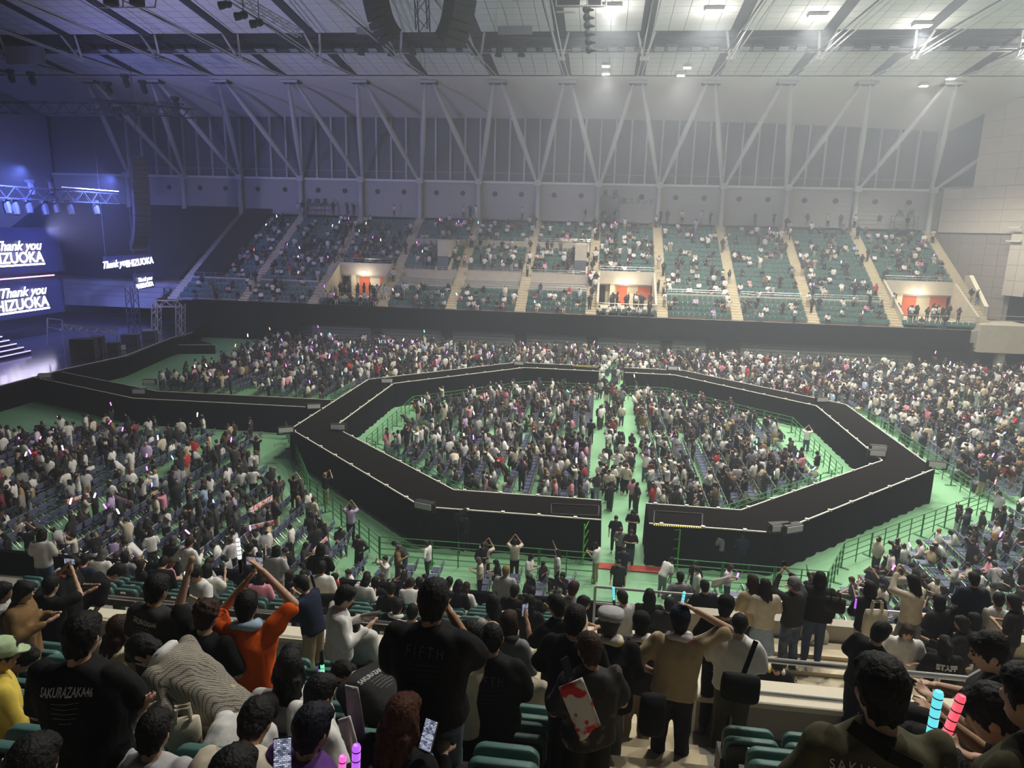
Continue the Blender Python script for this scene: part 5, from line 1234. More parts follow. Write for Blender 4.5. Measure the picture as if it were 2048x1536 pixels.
P((1454, 1190), 8.8, 'person in black cap and black shirt behind the raised elbow', 'black', 'black', rz=-20, capk='cap', capc='black', L='chest', R='chest', h0=1.7)
o, j = P((1590, 1153), 10.6, 'person in black top and flared jeans photographing on the landing', 'charcoal', DENW, 'grey', rz=25, L='photo', R='photo', pk='flare', capk='cap', capc='grey', sleeve='long'); phone(tuple(between(o, j)+Vector((0, .02, .04))), .2, 0, 'phone raised by the person in flared jeans', m_phone)
P((1642, 1143), 10.4, 'person in black hoodie and jeans with grey shoulder bag on the landing', 'black', 'denim', rz=-8, hk='bob', L='face', R='down', sleeve='long', fat=1.12, wide=1.25)
P((1507, 1150), 11.2, 'person with long dark hair in sand shirt and crossbody strap', 'beige', 'black', 'brown', rz=20, hk='long', L='chest', R='down', wide=1.15)
P((1532, 1158), 11.6, 'person in cream blouse and pale blue skirt behind the sand shirt', 'cream', 'paleblue', hk='long', rz=10, pk='skirt', L='chest', R='chest')
P((1557, 1318), 9.3, 'person facing the camera below the parapet with yellow and white towel', 'black', 'black', rz=175, base='sit', towel=YELW, face=True, L='lap', R='lap', hp=25, capk=None)
P((1765, 1243), 8.7, 'person in black T-shirt leaning towards the white-shirted companion on the landing', 'black', 'black', rz=-55, side=8, L='chest', R='chest')
P((1818, 1248), 9.0, 'person in short-sleeved white shirt facing the camera on the landing', 'white', 'grey', 'brown', rz=170, hk='bob', L='chest', R='chest', face=True)
P((1742, 1163), 10.6, 'person in black top with polka dot band and grey wide trousers carrying a tote', 'black', 'lightgrey', 'black', rz=5, hk='bob', L='chest', R='down', pk='flare')
P((1828, 1150), 11.0, 'person with long black hair and cream off-shoulder knit raising both arms', 'cream', 'grey', 'black', rz=30, hk='long', pk='skirt', L='photo', R='photo', sleeve='long')
P((1893, 1272), 9.6, 'person in black STAFF T-shirt with a black jacket tied round the waist', 'black', 'black', rz=-5, hk='pony', L='chest', R='chest', sleeve='long', wide=1.15, text=([('STAFF', .10, 0, dict(bold=.006)), ('— —— — ———', .035, -.05, dict())], m_print, 1.27))
o, j = P((1985, 1266), 5.0, 'person in black and white striped shirt with a mask turned left', STRIPE, 'charcoal', rz=75, base='sit', hp=20, L='phone', R='phone', face=True, fine=True, wide=1.14, tol=.25)
q = between(o, j); stick(tuple(q), (-.9, .15, .35), 'white', 'white and pink light stick held level by the striped shirt', s=1.15)
o, j = P((1995, 1375), 3.4, 'person with dark hair bowed at the lower right', 'black', 'black', rz=60, base='sit', lean=15, hp=20, L='phone', R='stick', fine=True)
P((1770, 1316), 2.62, 'person in olive T-shirt with black cross strap at the lower right', 'olive', 'black', 'black', rz=2, hk='short', L='chest', R='chest', fat=1.10, wide=1.1, text=([('SAKURAZAKA46', .045, 0, dict(sx=1.0, spacing=1.25)), ('— ——— ——', .035, -.07, dict(spacing=1.2))], m_print, 1.34), fine=False)
P((2078, 1335), 2.7, 'person in olive T-shirt with folded arms cut by the right edge', 'olive', 'wine', rz=35, L='chest', R='chest', fat=1.06, wide=1.08, fine=True)
for (px, cl, d) in (((1862, 1462), 'cyan', 2.9), ((1882, 1465), 'red', 2.9)):
    hx = CAM+ray(*px)*d; stick(tuple(hx-np.array([0, 0, .14])), (.04 if cl == 'cyan' else .2, .05, 1), cl, '%s light stick held up at the lower right' % ('turquoise' if cl == 'cyan' else 'red'), s=1.05)
o, j = P((1898, 1500), 3.0, 'person whose hand holds two light sticks at the lower right', 'cream', 'black', rz=-10, base='sit', L='stick', R='stick', fine=True)
P((1925, 1232), 11.6, 'person in long black sleeves reaching a phone out at right', 'black', 'black', rz=60, hk='bob', base='sit', L='fwd', R='chest', sleeve='long', face=True)
P((1952, 1226), 11.4, 'person with dark bobbed hair next to the outstretched phone', 'black', 'black', rz=40, hk='bob', base='sit', L='chest', R='chest')
for (px, D_, lab, sh_, rz_, hk_, ba) in (((1950, 1145), 13.2, 'person in navy T-shirt seen from behind at the front rail, right', 'navy', 0, 'short', 'stand'), ((1922, 1185), 12.6, 'person in black T-shirt leaning on the front rail at right', 'black', 0, 'short', 'sit'), ((2030, 1190), 11.5, 'person in black seen in profile at the right edge', 'black', 50, 'bob', 'stand'),
        ((2000, 1185), 12.2, 'person in white T-shirt bending at the right front rail', 'white', -20, 'short', 'sit'), ((1880, 1190), 12.2, 'person with dark hair and pale towel at the right front rail', 'charcoal', 20, 'bob', 'sit'), ((1410, 1160), 12.6, 'person in black with short hair near the gangway, front rows', 'black', 10, 'short', 'stand'), ((1340, 1195), 11.5, 'person in dark cap watching from the front rows by the blue light stick', 'charcoal', -20, 'short', 'sit'),
        ((1300, 1178), 12.4, 'person with long black hair in the front row left of the blue light stick', 'black', 0, 'long', 'sit'), ((1245, 1182), 12.2, 'person in grey hooded top looking down by the turquoise light stick', 'lightgrey', 40, 'short', 'sit'), ((1060, 1190), 11.4, 'person in cream fur hat and dark scarf in the front rows', 'black', -10, 'long', 'sit'), ((1030, 1170), 12.6, 'person holding a phone up low in the front rows', 'black', -20, 'short', 'sit')):
    P(px, D_, lab, sh_, 'black', rz=rz_, hk=hk_, base=ba, L='chest', R='chest')
stick(tuple(CAM+ray(1362, 1205)*11.2-np.array([0, 0, .2])), (.1, 0, 1), 'cyan', 'blue glowing light stick above the dark caps, front rows', s=1.3)
stick(tuple(CAM+ray(1230, 1192)*11.8-np.array([0, 0, .2])), (-.1, 0, 1), 'cyan', 'turquoise light stick beside the grey hooded top', s=1.2)
stick(tuple(CAM+ray(641, 1300)*6.9-np.array([0, 0, .1])), (-.1, 0, -1), 'purple', 'purple light stick hanging beside the green one', s=.9); stick(tuple(CAM+ray(643, 1305)*6.9), (.02, 0, -1), 'green', 'green light stick hanging before the concrete parapet', s=1.1)
stick(tuple(CAM+ray(1710, 1215)*10.4-np.array([0, 0, .1])), (0, 0, 1), 'purple', 'lilac light stick by the polka dot top', s=.8)

# --- bags, towels, boards carried near the camera
def cloth_panel(name, pts, m, label, cat, thick=.012, nu=8, nv=10, wave=.02):
    p = [np.array(q, float) for q in pts]; b = MB(); V = []
    nrm = np.cross(p[1]-p[0], p[3]-p[0]); nrm /= np.linalg.norm(nrm)
    for s in (-1, 1):
        for a in range(nv+1):
            for c in range(nu+1):
                u_, v_ = c/nu, a/nv; q = (p[0]*(1-u_)+p[1]*u_)*(1-v_)+(p[3]*(1-u_)+p[2]*u_)*v_; V.append(q+nrm*(s*thick/2+wave*math.sin(u_*7+v_*3)*v_))
    n1 = (nu+1)*(nv+1); Fc = [(s*n1+a*(nu+1)+c, s*n1+a*(nu+1)+c+1, s*n1+(a+1)*(nu+1)+c+1, s*n1+(a+1)*(nu+1)+c) for s in (0, 1) for a in range(nv) for c in range(nu)]
    ed = [a*(nu+1) for a in range(nv+1)]+[nv*(nu+1)+c for c in range(1, nu+1)]+[a*(nu+1)+nu for a in range(nv-1, -1, -1)]+[c for c in range(nu-1, 0, -1)]
    Fc += [(ed[i], ed[(i+1) % len(ed)], n1+ed[(i+1) % len(ed)], n1+ed[i]) for i in range(len(ed))]
    b.add(V, Fc); o = b.build(name, m, None, True); fix_normals(o.data); tag(o, label, cat); return o
D_ = 4.72
tw_ = cloth_panel('hand_towel', [CAM+ray(x, y)*D_ for x, y in ((1117, 1375), (1165, 1355), (1202, 1450), (1160, 1482))], REDW, 'red and white printed towel hanging from the camouflage arm', 'towel')
cloth_panel('hand_towel', [CAM+ray(x, y)*3.9 for x, y in ((690, 1370), (716, 1375), (732, 1480), (700, 1500))], 'x' and CLM['white'], 'white towel held up beside the navy hair', 'towel')
cloth_panel('hand_towel', [CAM+ray(x, y)*3.4 for x, y in ((675, 1440), (700, 1432), (722, 1520), (705, 1536))], REDW, 'red and white towel with black marks at the bottom', 'towel')
cloth_panel('fan_board', [CAM+ray(x, y)*3.1 for x, y in ((1878, 1470), (1890, 1452), (1945, 1500), (1925, 1520))], CLM['cream'], 'cream fabric with brown brush lettering at the lower right', 'towel')
def bag(name, c, w_, h, dpt, rz, m, label, handles=True, mh=None):
    t = thing(name, label, 'bag', tuple(c), rz); b = MB(); loft(b, [((0, 0, 0), w_*.46, dpt*.5), ((0, 0, h*.1), w_*.5, dpt*.6), ((0, 0, h*.7), w_*.5, dpt*.5), ((0, 0, h), w_*.47, dpt*.25)]); o = b.build('bag_body', m, t, True); fix_normals(o.data)
    if handles:
        for s in (-1, 1):
            b = MB(); b.tube([(-w_*.22, s*dpt*.2, h*.95), (-w_*.18, s*dpt*.2, h*1.35), (w_*.18, s*dpt*.2, h*1.35), (w_*.22, s*dpt*.2, h*.95)], .012, 6); b.build('handle', mh or m, t)
    return t
bag('tote_bag', CAM+ray(1746, 1268)*10.2, .34, .38, .12, .1, CLM['cream'], 'cream canvas tote bag hanging from the shoulder of the polka dot top')
bag('sling_bag', CAM+ray(1478, 1398)*6.35, .34, .24, .14, -.1, CLM['black'], 'black sling bag hanging behind the white T-shirt', False)
bag('shoulder_bag', CAM+ray(1668, 1222)*10.0, .28, .2, .12, -.3, CLM['charcoal'], 'grey shoulder bag on the black hoodie', True)
bag('backpack', CAM+ray(1302, 1462)*5.95, .22, .34, .16, .1, CLM['black'], 'black backpack hanging between the flat cap and the beige shirt', False)
bag('sling_bag', CAM+ray(655, 1212)*12.0, .3, .22, .12, .2, CLM['black'], 'black waist bag across the white T-shirt in the front rows', False)
bag('paper_bag', CAM+ray(372, 1505)*4.45, .2, .24, .1, .5, CLM['cream'], 'cream printed paper bag under the checked coat', True)
for (p0, p1, D_, lab) in (((1512, 1282), (1462, 1400), 6.55, 'black strap across the white T-shirt'), ((1700, 1450), (1840, 1540), 2.35, 'black strap across the olive T-shirt'), ((622, 1150), (642, 1205), 12.2, 'black strap across the white back in the front rows')):
    a, c = CAM+ray(*p0)*D_, CAM+ray(*p1)*D_; mid = (a+c)/2-np.array([0, .03, 0]); b = MB()
    for u_, v_ in ((a, mid), (mid, c)): b.bar(u_, v_, .045, .008, up=(0, -1, .4))
    tag(b.build('bag_strap', CLM['black']), lab, 'strap')
# ================================================================== CROWD ON THE FLOOR AND IN THE FAR STAND
PROTO = [  # key, pose, hair, sleeve, pants, weight
    ('a', dict(base='stand', L='down', R='down', hp=8), 'short', 'short', 'pants', 'stand'),
    ('b', dict(base='stand', L='phone', R='phone', hp=22), 'bob', 'short', 'pants', 'stand'),
    ('c', dict(base='stand', L='photo', R='photo', hp=-5), 'short', 'short', 'pants', 'photo'),
    ('d', dict(base='stand', L='down', R='up', hp=-5), 'long', 'short', 'flare', 'up'),
    ('e', dict(base='stand', lean=38, L='reach', R='reach', hp=10), 'short', 'short', 'pants', 'bend'),
    ('f', dict(base='stand', L='chest', R='stick', hp=8, twist=15), 'long', 'short', 'skirt', 'stick'),
    ('g', dict(base='stand', L='hip', R='phone', hp=18, step=.05), 'short', 'long', 'pants', 'stand'),
    ('h', dict(base='stand', L='face', R='chest', hp=5, twist=-15), 'pony', 'long', 'pants', 'stand'),
    ('i', dict(base='sit', L='lap', R='lap', hp=22), 'short', 'short', 'pants', 'sit'),
    ('j', dict(base='sit', L='lap', R='phone', hp=28, lean=8), 'long', 'short', 'pants', 'sit'),
    ('k', dict(base='sit', L='chest', R='stick', hp=0), 'bob', 'short', 'pants', 'sitstick'),
    ('l', dict(base='sit', lean=22, L='reach', R='reach', hp=25), 'short', 'long', 'pants', 'sit')]
PR = {}
for k, pose, hk_, sl, pk_, kind in PROTO:
    PR[k] = (person_meshes(('mid', k), pose, hk_, sl, pk_, .026, .45), kind)
STANDK, SITK = ['a', 'b', 'g', 'h', 'b', 'a', 'e', 'f', 'c', 'd'], ['i', 'j', 'k', 'l', 'i', 'j']
DESC = dict(a='standing', b='standing head bowed', c='both hands raised', d='one arm raised', e='bending', f='standing', g='hand on hip', h='hand at face', i='sitting', j='sitting long-haired', k='sitting hand raised', l='sitting bent')
SHC = ['black']*42+['charcoal']*8+['white']*28+['cream']*9+['lightgrey']*5+['grey']*4+['navy']*5+['pink']*2+['lilac']+['red', 'beige', 'beige', 'paleblue', 'wine', 'brown']
PTC = ['black']*8+['charcoal']*4+['denim']*4+['grey', 'khaki', 'cream', 'beige', 'paledenim', 'lightgrey']
HRC = ['black']*12+['brown']*4+['auburn', 'grey', 'blond']
# low detail versions for the far crowd: one mesh per pose, faces marked by region
LOW = {}
for k, pose, hk_, sl, pk_, kind in PROTO:
    d = PR[k][0]; j = d['j']; mb = MB()
    for g in (g_body(j), g_shirt(j, sl), g_pants(j, pk_), g_hair(j, hk_), g_shoes(j)): mb.v += g.v; mb.f += [tuple(i+mb.n for i in q) for q in g.f]; mb.mi += g.mi; mb.n += g.n
    me = remesh(mb, .045, .11, 1, 'low'); bm_ = bmesh.new(); bm_.from_mesh(me); bmesh.ops.triangulate(bm_, faces=bm_.faces); bm_.to_mesh(me); bm_.free()
    tr = [BVHTree.FromPolygons([v.co for v in d[n].vertices], [p.vertices for p in d[n].polygons]) for n in ('body', 'shirt', 'trousers', 'hair', 'shoes')]
    bias = (.006, 0, 0, -.006, .004); reg = []
    for p in me.polygons: reg.append(int(np.argmin([t.find_nearest(p.center)[3]+bb for t, bb in zip(tr, bias)])))
    n = len(me.vertices); co = np.empty(n*3, np.float32); me.vertices.foreach_get('co', co); tri = np.empty(len(me.polygons)*3, np.int32); me.polygons.foreach_get('vertices', tri)
    LOW[k] = (co.reshape(-1, 3), tri.reshape(-1, 3), np.array(reg)); bpy.data.meshes.remove(me)

# ------------------------------------------------------------------ folding chairs
m_cseat = mat('chair_seat_blue', (.085, .09, .17), .3, spec=.5); m_ctube = mat('chair_tube_chrome', (.6, .6, .6), .3, metal=.85)
b = MB(); b.box(-.21, .21, -.20, .20, .42, .45); c_seat = b.mesh('chair_seat', m_cseat)
b = MB(); b.box(-.20, .20, -.245, -.225, .60, .78); c_back = b.mesh('chair_back', m_cseat)
b = MB()
for s in (-1, 1): b.tube([(.21*s, .22, 0), (.21*s, -.08, .44), (.21*s, -.235, .80)], .012, 5)
b.tube([(-.21, -.235, .80), (.21, -.235, .80)], .012, 5); c_fr = b.mesh('back_frame', m_ctube)
b = MB()
for s in (-1, 1): b.tube([(.19*s, -.24, 0), (.19*s, .17, .43)], .012, 5)
b.tube([(-.19, -.24, .03), (.19, -.24, .03)], .01, 5); c_lg = b.mesh('rear_frame', m_ctube)
# low versions as raw arrays: seat, back, frame
def quick(parts):
    mb = MB(); reg = []
    for f in parts: n0 = len(mb.f); reg.append(f(mb)); mb.mi = []
    return mb
lc = MB()
lc.box(-.21, .21, -.20, .20, .42, .45, 0); lc.box(-.20, .20, -.245, -.225, .58, .80, 0)
for s in (-1, 1): lc.bar((.21*s, .22, 0), (.21*s, -.235, .82), .022, mi=1); lc.bar((.19*s, -.24, 0), (.19*s, .17, .43), .02, mi=1)
lc.bar((-.21, -.24, .81), (.21, -.24, .81), .022, mi=1)
lcV = np.concatenate(lc.v).astype(np.float32); lcF = np.array(lc.f, np.int32); lcM = np.array(lc.mi)
def octin(p, ap, ky=.965):
    q = (np.array(p)-OC)/np.array([1, ky]); x, y = abs(q[0]), abs(q[1]); return max(x, y, (x+y)/math.sqrt(2)) < ap
SPOTS = []   # floor chairs: x, y, block
def block(name, x0, x1, y0, y1, test, dx=1.0, dy=.56):
    n = int((x1-x0)/dx)
    for i in range(n+1):
        for k in range(int((y1-y0)/dy)+1):
            x = x0+i*dx; y = y0+k*dy
            if test(x, y): SPOTS.append((x, y, name))
inn = lambda x, y: octin((x, y), 12.5, .95) and not (.05 < x < 2.5) and not (43.4 < y < 44.6)
out = lambda x, y: not octin((x, y), 19.6)
block('inside the walkway ring', -12.4, 12.6, 31.0, 56.6, inn, .93, .54)
block('left of the walkway', -36, -9.2, 17.0, 39.2, lambda x, y: out(x, y) and not (-22.8 < x < -21.6) and y < 39.6+.0*x and not (x < -31 and y > 36.5) and (x > -34 or y < 33))
block('in front of the near fence', -8.6, 9.0, 17.0, 24.6, lambda x, y: not (.0 < x < 3.0) and not (-4.8 < x < -4.0))
block('at the near right', 9.6, 30, 17.0, 35.0, lambda x, y: out(x, y) and (x-10.3)*.77-(y-28.2) > .9 )
block('right of the walkway', 20.6, 42, 36.4, 72.5, lambda x, y: out(x, y) and not (29 < x < 30.2) and y > 37)
block('behind the walkway on the right', 2.6, 42, 63.4, 74.6, lambda x, y: out(x, y) and not (x > 20.5 and y < 72.6))
block('behind the walkway on the left', -20, .4, 63.4, 74.4, out)
block('beyond the stage bridge', -33.5, -19.4, 47.6, 73.6, lambda x, y: out(x, y) and y > 50-.9*(x+33)*.0 and not (x < -30 and y < 50) and not (-27.2 < x < -26.2))
block('behind the walkway on the right', 9, 20.4, 55.0, 63.2, out); block('behind the walkway on the left', -19.2, -9, 55.0, 63.2, out)
SPOTS = [s for s in SPOTS if in_frame((s[0], s[1], .6), 60)]
# hide test: what the near parapet and stand cover is left out
def seen_floor(x, y, z):
    f = (4.5-z)/(13.2-z)            # ray from the camera passes the near fascia at Y 15.6
    t = 15.6/y; return 13.2+(z-13.2)*t > 4.1
SPOTS = [s for s in SPOTS if seen_floor(s[0], s[1], 1.3)]
# ------------------------------------------------------------------ far seats
fs_list = []
def far_ok(k, r_):
    if k == 0: return False
    if k == 1 and False: return False
    if k in vs and 1 <= r_ < 8: return False
    if k in MIDS and r_ in (4, 5, 6, 13, 7): return False
    return r_ < NR-1
for k, (a, c) in enumerate(SEC):
    n = int((c-a)/.52)
    for r_ in range(NR):
        if not far_ok(k, r_): continue
        for i in range(n):
            x = a+(i+.5)*(c-a)/n; fs_list.append((x, row_y(r_)+.62, row_z(r_), k, r_))
fs_list = [s for s in fs_list if s[0] > SEC[1][0]+3.7 or s[4] < 4]
fs_list = [s for s in fs_list if in_frame((s[0], s[1], s[2]), 30)]
b = MB(); b.prism([(.02, .30), (.07, .30), (.13, .76), (.08, .76)], -.23, .23, 0); b.build; far_back = b.mesh('backrest', m_teal); fix_normals(far_back)
b = MB(); b.prism([(-.04, .32), (.0, .32), (.04, .66), (-.02, .66)], -.22, .22, 0); far_pan = b.mesh('tipped_seat', mat('teal_seat_dark', (.045, .12, .11), .5)); fix_normals(far_pan)
n_far_ind = max(0, 300-len(near_seats))
fs_sorted = sorted(fs_list, key=lambda s: s[0]**2+s[1]**2+(s[2]-13.2)**2)
keyf = {}
for s in fs_sorted[:n_far_ind]:
    t = thing('spectator_chair', 'x', 'seat', (s[0], s[1], s[2]), 0, 'teal seats in the front row of the far stand'); link('backrest', far_back, t); link('tipped_seat', far_pan, t); keyf.setdefault((s[4], s[3]), []).append(t)
for (r_, k), ts in keyf.items():
    for i, t in enumerate(sorted(ts, key=lambda t: t.location.x)): t['label'] = 'teal far stand seat, %s row, section %s from left, seat %s' % (ORD[r_], ORD[k], ORD[min(19, i)])
V = []; Fq = []
sv = np.array([(-.23, .02, .30), (.23, .02, .30), (.23, .08, .76), (-.23, .08, .76), (-.23, .13, .76), (.23, .13, .76), (-.22, -.04, .32), (.22, -.04, .32), (.22, -.02, .66), (-.22, -.02, .66), (-.22, .04, .66), (.22, .04, .66)])
sf = np.array([(0, 1, 2, 3), (3, 2, 5, 4), (6, 7, 8, 9), (9, 8, 11, 10)])
rest = fs_sorted[n_far_ind:]
if rest:
    R_ = np.array([s[:3] for s in rest]); VV = (R_[:, None, :]+sv[None]).reshape(-1, 3); FF = (np.arange(len(rest))[:, None, None]*12+sf[None]).reshape(-1, 4)
    me = bpy.data.meshes.new('stand_seating'); me.from_pydata(VV.tolist(), [], FF.tolist()); me.materials.append(m_teal); me.update()
    tag(link('stand_seating', me), 'rows of teal seats filling the far stand', 'seats', kind='stuff')

# ------------------------------------------------------------------ who sits and stands where
CROWD = []   # (x, y, z, rz, proto, shirt, pants, hair, scale, block)
crng = random.Random(11)
def dress(): return crng.choice(SHC), crng.choice(PTC), crng.choice(HRC), crng.uniform(.92, 1.04)
DENS = {'inside the walkway ring': .74, 'left of the walkway': .70, 'in front of the near fence': .52, 'at the near right': .5, 'right of the walkway': .62, 'behind the walkway on the right': .78, 'behind the walkway on the left': .72, 'beyond the stage bridge': .66}
for (x, y, bl) in SPOTS:
    den = DENS[bl]*(1.0+.35*math.sin(x*.9+y*.7)*math.sin(y*.5-x*.3))
    if crng.random() > den: continue
    stand = crng.random() < (.62 if bl != 'at the near right' else .5)
    k = crng.choice(STANDK if stand else SITK); rz = PI/2+crng.gauss(0, .5 if stand else .25)
    if crng.random() < .18: rz += crng.choice((PI, PI/2, -PI/2))
    sh, pt, hr, sc = dress(); CROWD.append((x+(-.34+crng.gauss(0, .13) if stand else .02)+crng.uniform(-.06, .06), y+crng.uniform(-.06, .06), 0., rz, k, sh, pt, hr, sc, bl))
for (px, rz, k, sh, pt) in (((1190, 1165), 1.2, 'b', 'white', 'khaki'), ((1233, 1205), 3.1, 'a', 'charcoal', 'black'), ((1242, 1175), 3.1, 'a', 'navy', 'black'), ((1322, 1195), -.8, 'e', 'white', 'grey'), ((1228, 1105), 3.1, 'a', 'black', 'black'), ((1262, 1092), 3.0, 'b', 'black', 'black'), ((1238, 1130), 2.9, 'g', 'grey', 'black'), ((1258, 1135), 3.1, 'b', 'black', 'denim'),
                            ((1200, 985), 3.1, 'b', 'white', 'black'), ((1222, 992), 3.2, 'b', 'white', 'khaki'), ((1238, 985), 2.8, 'a', 'white', 'black'), ((1215, 1005), 3.2, 'a', 'cream', 'black'), ((1232, 960), 3.0, 'g', 'white', 'denim'), ((1250, 990), 2.7, 'a', 'cream', 'black'), ((1205, 955), 3.1, 'h', 'white', 'black'),
                            ((1145, 925), 0, 'a', 'black', 'khaki'), ((1160, 930), .3, 'g', 'black', 'black'), ((508, 1000), .4, 'b', 'white', 'black'), ((652, 1010), -.4, 'c', 'black', 'khaki'), ((702, 1085), .2, 'c', 'lilac', 'black'), ((628, 1065), -.3, 'a', 'cream', 'black'), ((590, 1020), .1, 'c', 'black', 'black'), ((970, 1165), -.2, 'c', 'cream', 'charcoal'), ((1028, 1160), .1, 'c', 'cream', 'black'), ((1478, 1145), 0, 'b', 'navy', 'black'), ((1440, 1140), .4, 'b', 'grey', 'black'),
                            ((1355, 860), .2, 'a', 'white', 'black'), ((1610, 905), -.4, 'c', 'white', 'denim'), ((1630, 960), .8, 'g', 'black', 'cream'), ((1600, 965), .9, 'b', 'pink', 'black'), ((1515, 975), -.3, 'a', 'white', 'black'), ((1470, 990), 0, 'a', 'lightgrey', 'black'), ((1850, 900), 0, 'a', 'cream', 'cream'), ((140, 900), 1.0, 'a', 'white', 'white'), ((515, 930), .5, 'c', 'black', 'khaki'), ((875, 850), 0, 'a', 'black', 'khaki'), ((1180, 890), .1, 'a', 'black', 'black')):
    Q = az(*px, 0.); CROWD.append((Q[0], Q[1], 0., rz, k, sh, pt, crng.choice(HRC), crng.uniform(.96, 1.03), 'picked'))
# people queueing along the middle gangway
for k in range(46):
    y = crng.uniform(32, 57); x = crng.uniform(.3, 2.3); sh, pt, hr, sc = dress(); CROWD.append((x, y, 0., crng.choice((0, PI, PI/2, 3.0))+crng.gauss(0, .3), crng.choice(['a', 'b', 'g', 'a', 'h']), sh, pt, hr, sc, 'inside the walkway ring'))
for k in range(22):
    y = crng.uniform(57, 75); x = crng.uniform(.2, 2.2); sh, pt, hr, sc = dress(); CROWD.append((x, y, 0., crng.choice((0, PI))+crng.gauss(0, .3), crng.choice(['a', 'b', 'g', 'h']), sh, pt, hr, sc, 'behind the walkway on the right'))
# far stand
FD = [0]*20
for (x, y, z, k, r_) in fs_list:
    cl = .5+.5*math.sin(x*.8+r_*1.1+math.sin(x*.31)*2)*math.cos(r_*.55-x*.23)
    d_ = (.34 if x < 8 else .27)*(.35+1.3*cl)*(1.25 if 5 < r_ < 15 else .85)*(1.6 if (k in vs and r_ < 1) else 1)
    if x < -44: d_ *= .9
    if crng.random() > d_: continue
    stand = crng.random() < .3; kk = crng.choice(STANDK if stand else SITK); sh, pt, hr, sc = dress()
    CROWD.append((x, y-(.22 if stand else -.02), z, PI+crng.gauss(0, .35), kk, sh, pt, hr, sc*(1.0), 'stand'))
for i in range(3, len(CX)):      # on the stairs and the walls by the entrances
    for n in range(crng.randint(2, 6) if i != 8 else 16):
        r_ = crng.uniform(0, NR-1); sh, pt, hr, sc = dress(); CROWD.append((CX[i]+crng.uniform(-.35, .35), YF+TR*r_, ZF+RS*(int(r_*2)+1)/2, PI+crng.gauss(0, .5), crng.choice(['a', 'b', 'g', 'h']), sh, pt, hr, sc, 'stand'))
for k in vs:
    a, c = SEC[k]
    for n in range(17): sh, pt, hr, sc = dress(); CROWD.append((crng.uniform(a+1.0, c-.5), YF+crng.uniform(1.6, 6.2), ZF+.52, PI+crng.gauss(0, .8), crng.choice(['a', 'b', 'g', 'h']), 'black' if crng.random() < .6 else sh, 'black', hr, sc, 'stand'))
for n in range(26): sh, pt, hr, sc = dress(); CROWD.append((crng.uniform(-42, 38), YW-1.6, row_z(NR)+.05, PI+crng.gauss(0, .5), crng.choice(['a', 'b', 'c', 'g']), sh, pt, hr, sc, 'stand'))
# more spectators in the front rows of the near stand
used = [tuple(o.location) for o in COL.objects if o.name.startswith('person') and o.parent is None]
for t in near_seats:
    x, y, z = t.location
    pr_ = (.8 if x < -1 else .66) if y > 11 else (.42 if (x < -2 and y > 5.0) else (.35 if (x < -1 and y > 3.4) else 0))
    if crng.random() > pr_ or any((x-q[0])**2+(y+.2-q[1])**2 < .27 for q in used): continue
    if y < 11 and x > -1: continue
    hq = pj(np.array([x, y+.3, z+1.15]))
    if any(y < hh[2]+.2 and abs(hq[0]-hh[0]) < 95 and -60 < hq[1]-hh[1] < 190 for hh in HEROES): continue
    sh, pt, hr, sc = dress(); k = crng.choice(SITK if crng.random() < .8 or y < 11 else ['a', 'b', 'g']) ; CROWD.append((x, y+(.2 if k in SITK else .42), z, crng.gauss(0, .3), k, sh, pt, hr, sc, 'near'))
    used.append((x, y+.2, z))
def size_px(c): 
    p = np.array([c[0], c[1], c[2]+1.]); d = (p-CAM)@c_f; return F/d if d > .3 and in_frame(p, 40) else 0
CROWD = [c for c in CROWD if size_px(c) > 0 and (c[1] < 16 or c[2] > 0 or seen_floor(c[0], c[1], 1.5))]
CROWD.sort(key=lambda c: (-(c[9] in ('near', 'picked')), -size_px(c)))
n_ind = max(0, 300-NP)
inds, rest = CROWD[:n_ind], CROWD[n_ind:]
CW = dict(lightgrey='light grey', paledenim='pale denim', paleblue='pale blue', charcoal='charcoal', palegreen='pale green')
SHORTB = {'inside the walkway ring': 'inside walkway ring', 'left of the walkway': 'left floor block', 'in front of the near fence': 'before near fence', 'at the near right': 'near right block', 'right of the walkway': 'right floor block', 'behind the walkway on the right': 'far right block', 'behind the walkway on the left': 'far left block', 'beyond the stage bridge': 'beyond bridge', 'stand': 'far stand'}
tmp = []
for c in inds:
    o = place_person(PR[c[4]][0], (c[0], c[1], c[2]), c[3], c[8], 'x', c[5], c[6], c[7], crng.randint(0, 3), 'spectators seen from the near stand', simple=True)
    p = pj(np.array([c[0], c[1], c[2]+1.2])); bl = c[9]
    if bl == 'near': where = 'near stand front rows' if c[1] > 11 else 'near stand left block'
    elif bl == 'picked': where = 'open floor'
    else: where = SHORTB[bl]
    base = '%s top, %s %s, %s %s' % (CW.get(c[5], c[5]), CW.get(c[6], c[6]), 'skirt' if c[4] == 'f' else 'trousers', DESC[c[4]].replace(' in a skirt', ''), where)
    tmp.append((base, p[0], o))
grp = {}
for base, x, o in tmp: grp.setdefault(base, []).append((x, o))
for base, q in grp.items():
    q.sort(key=lambda t: t[0])
    for i, (x, o) in enumerate(q): o['label'] = base if len(q) == 1 else base+', %s from left' % ORD[min(19, i)]
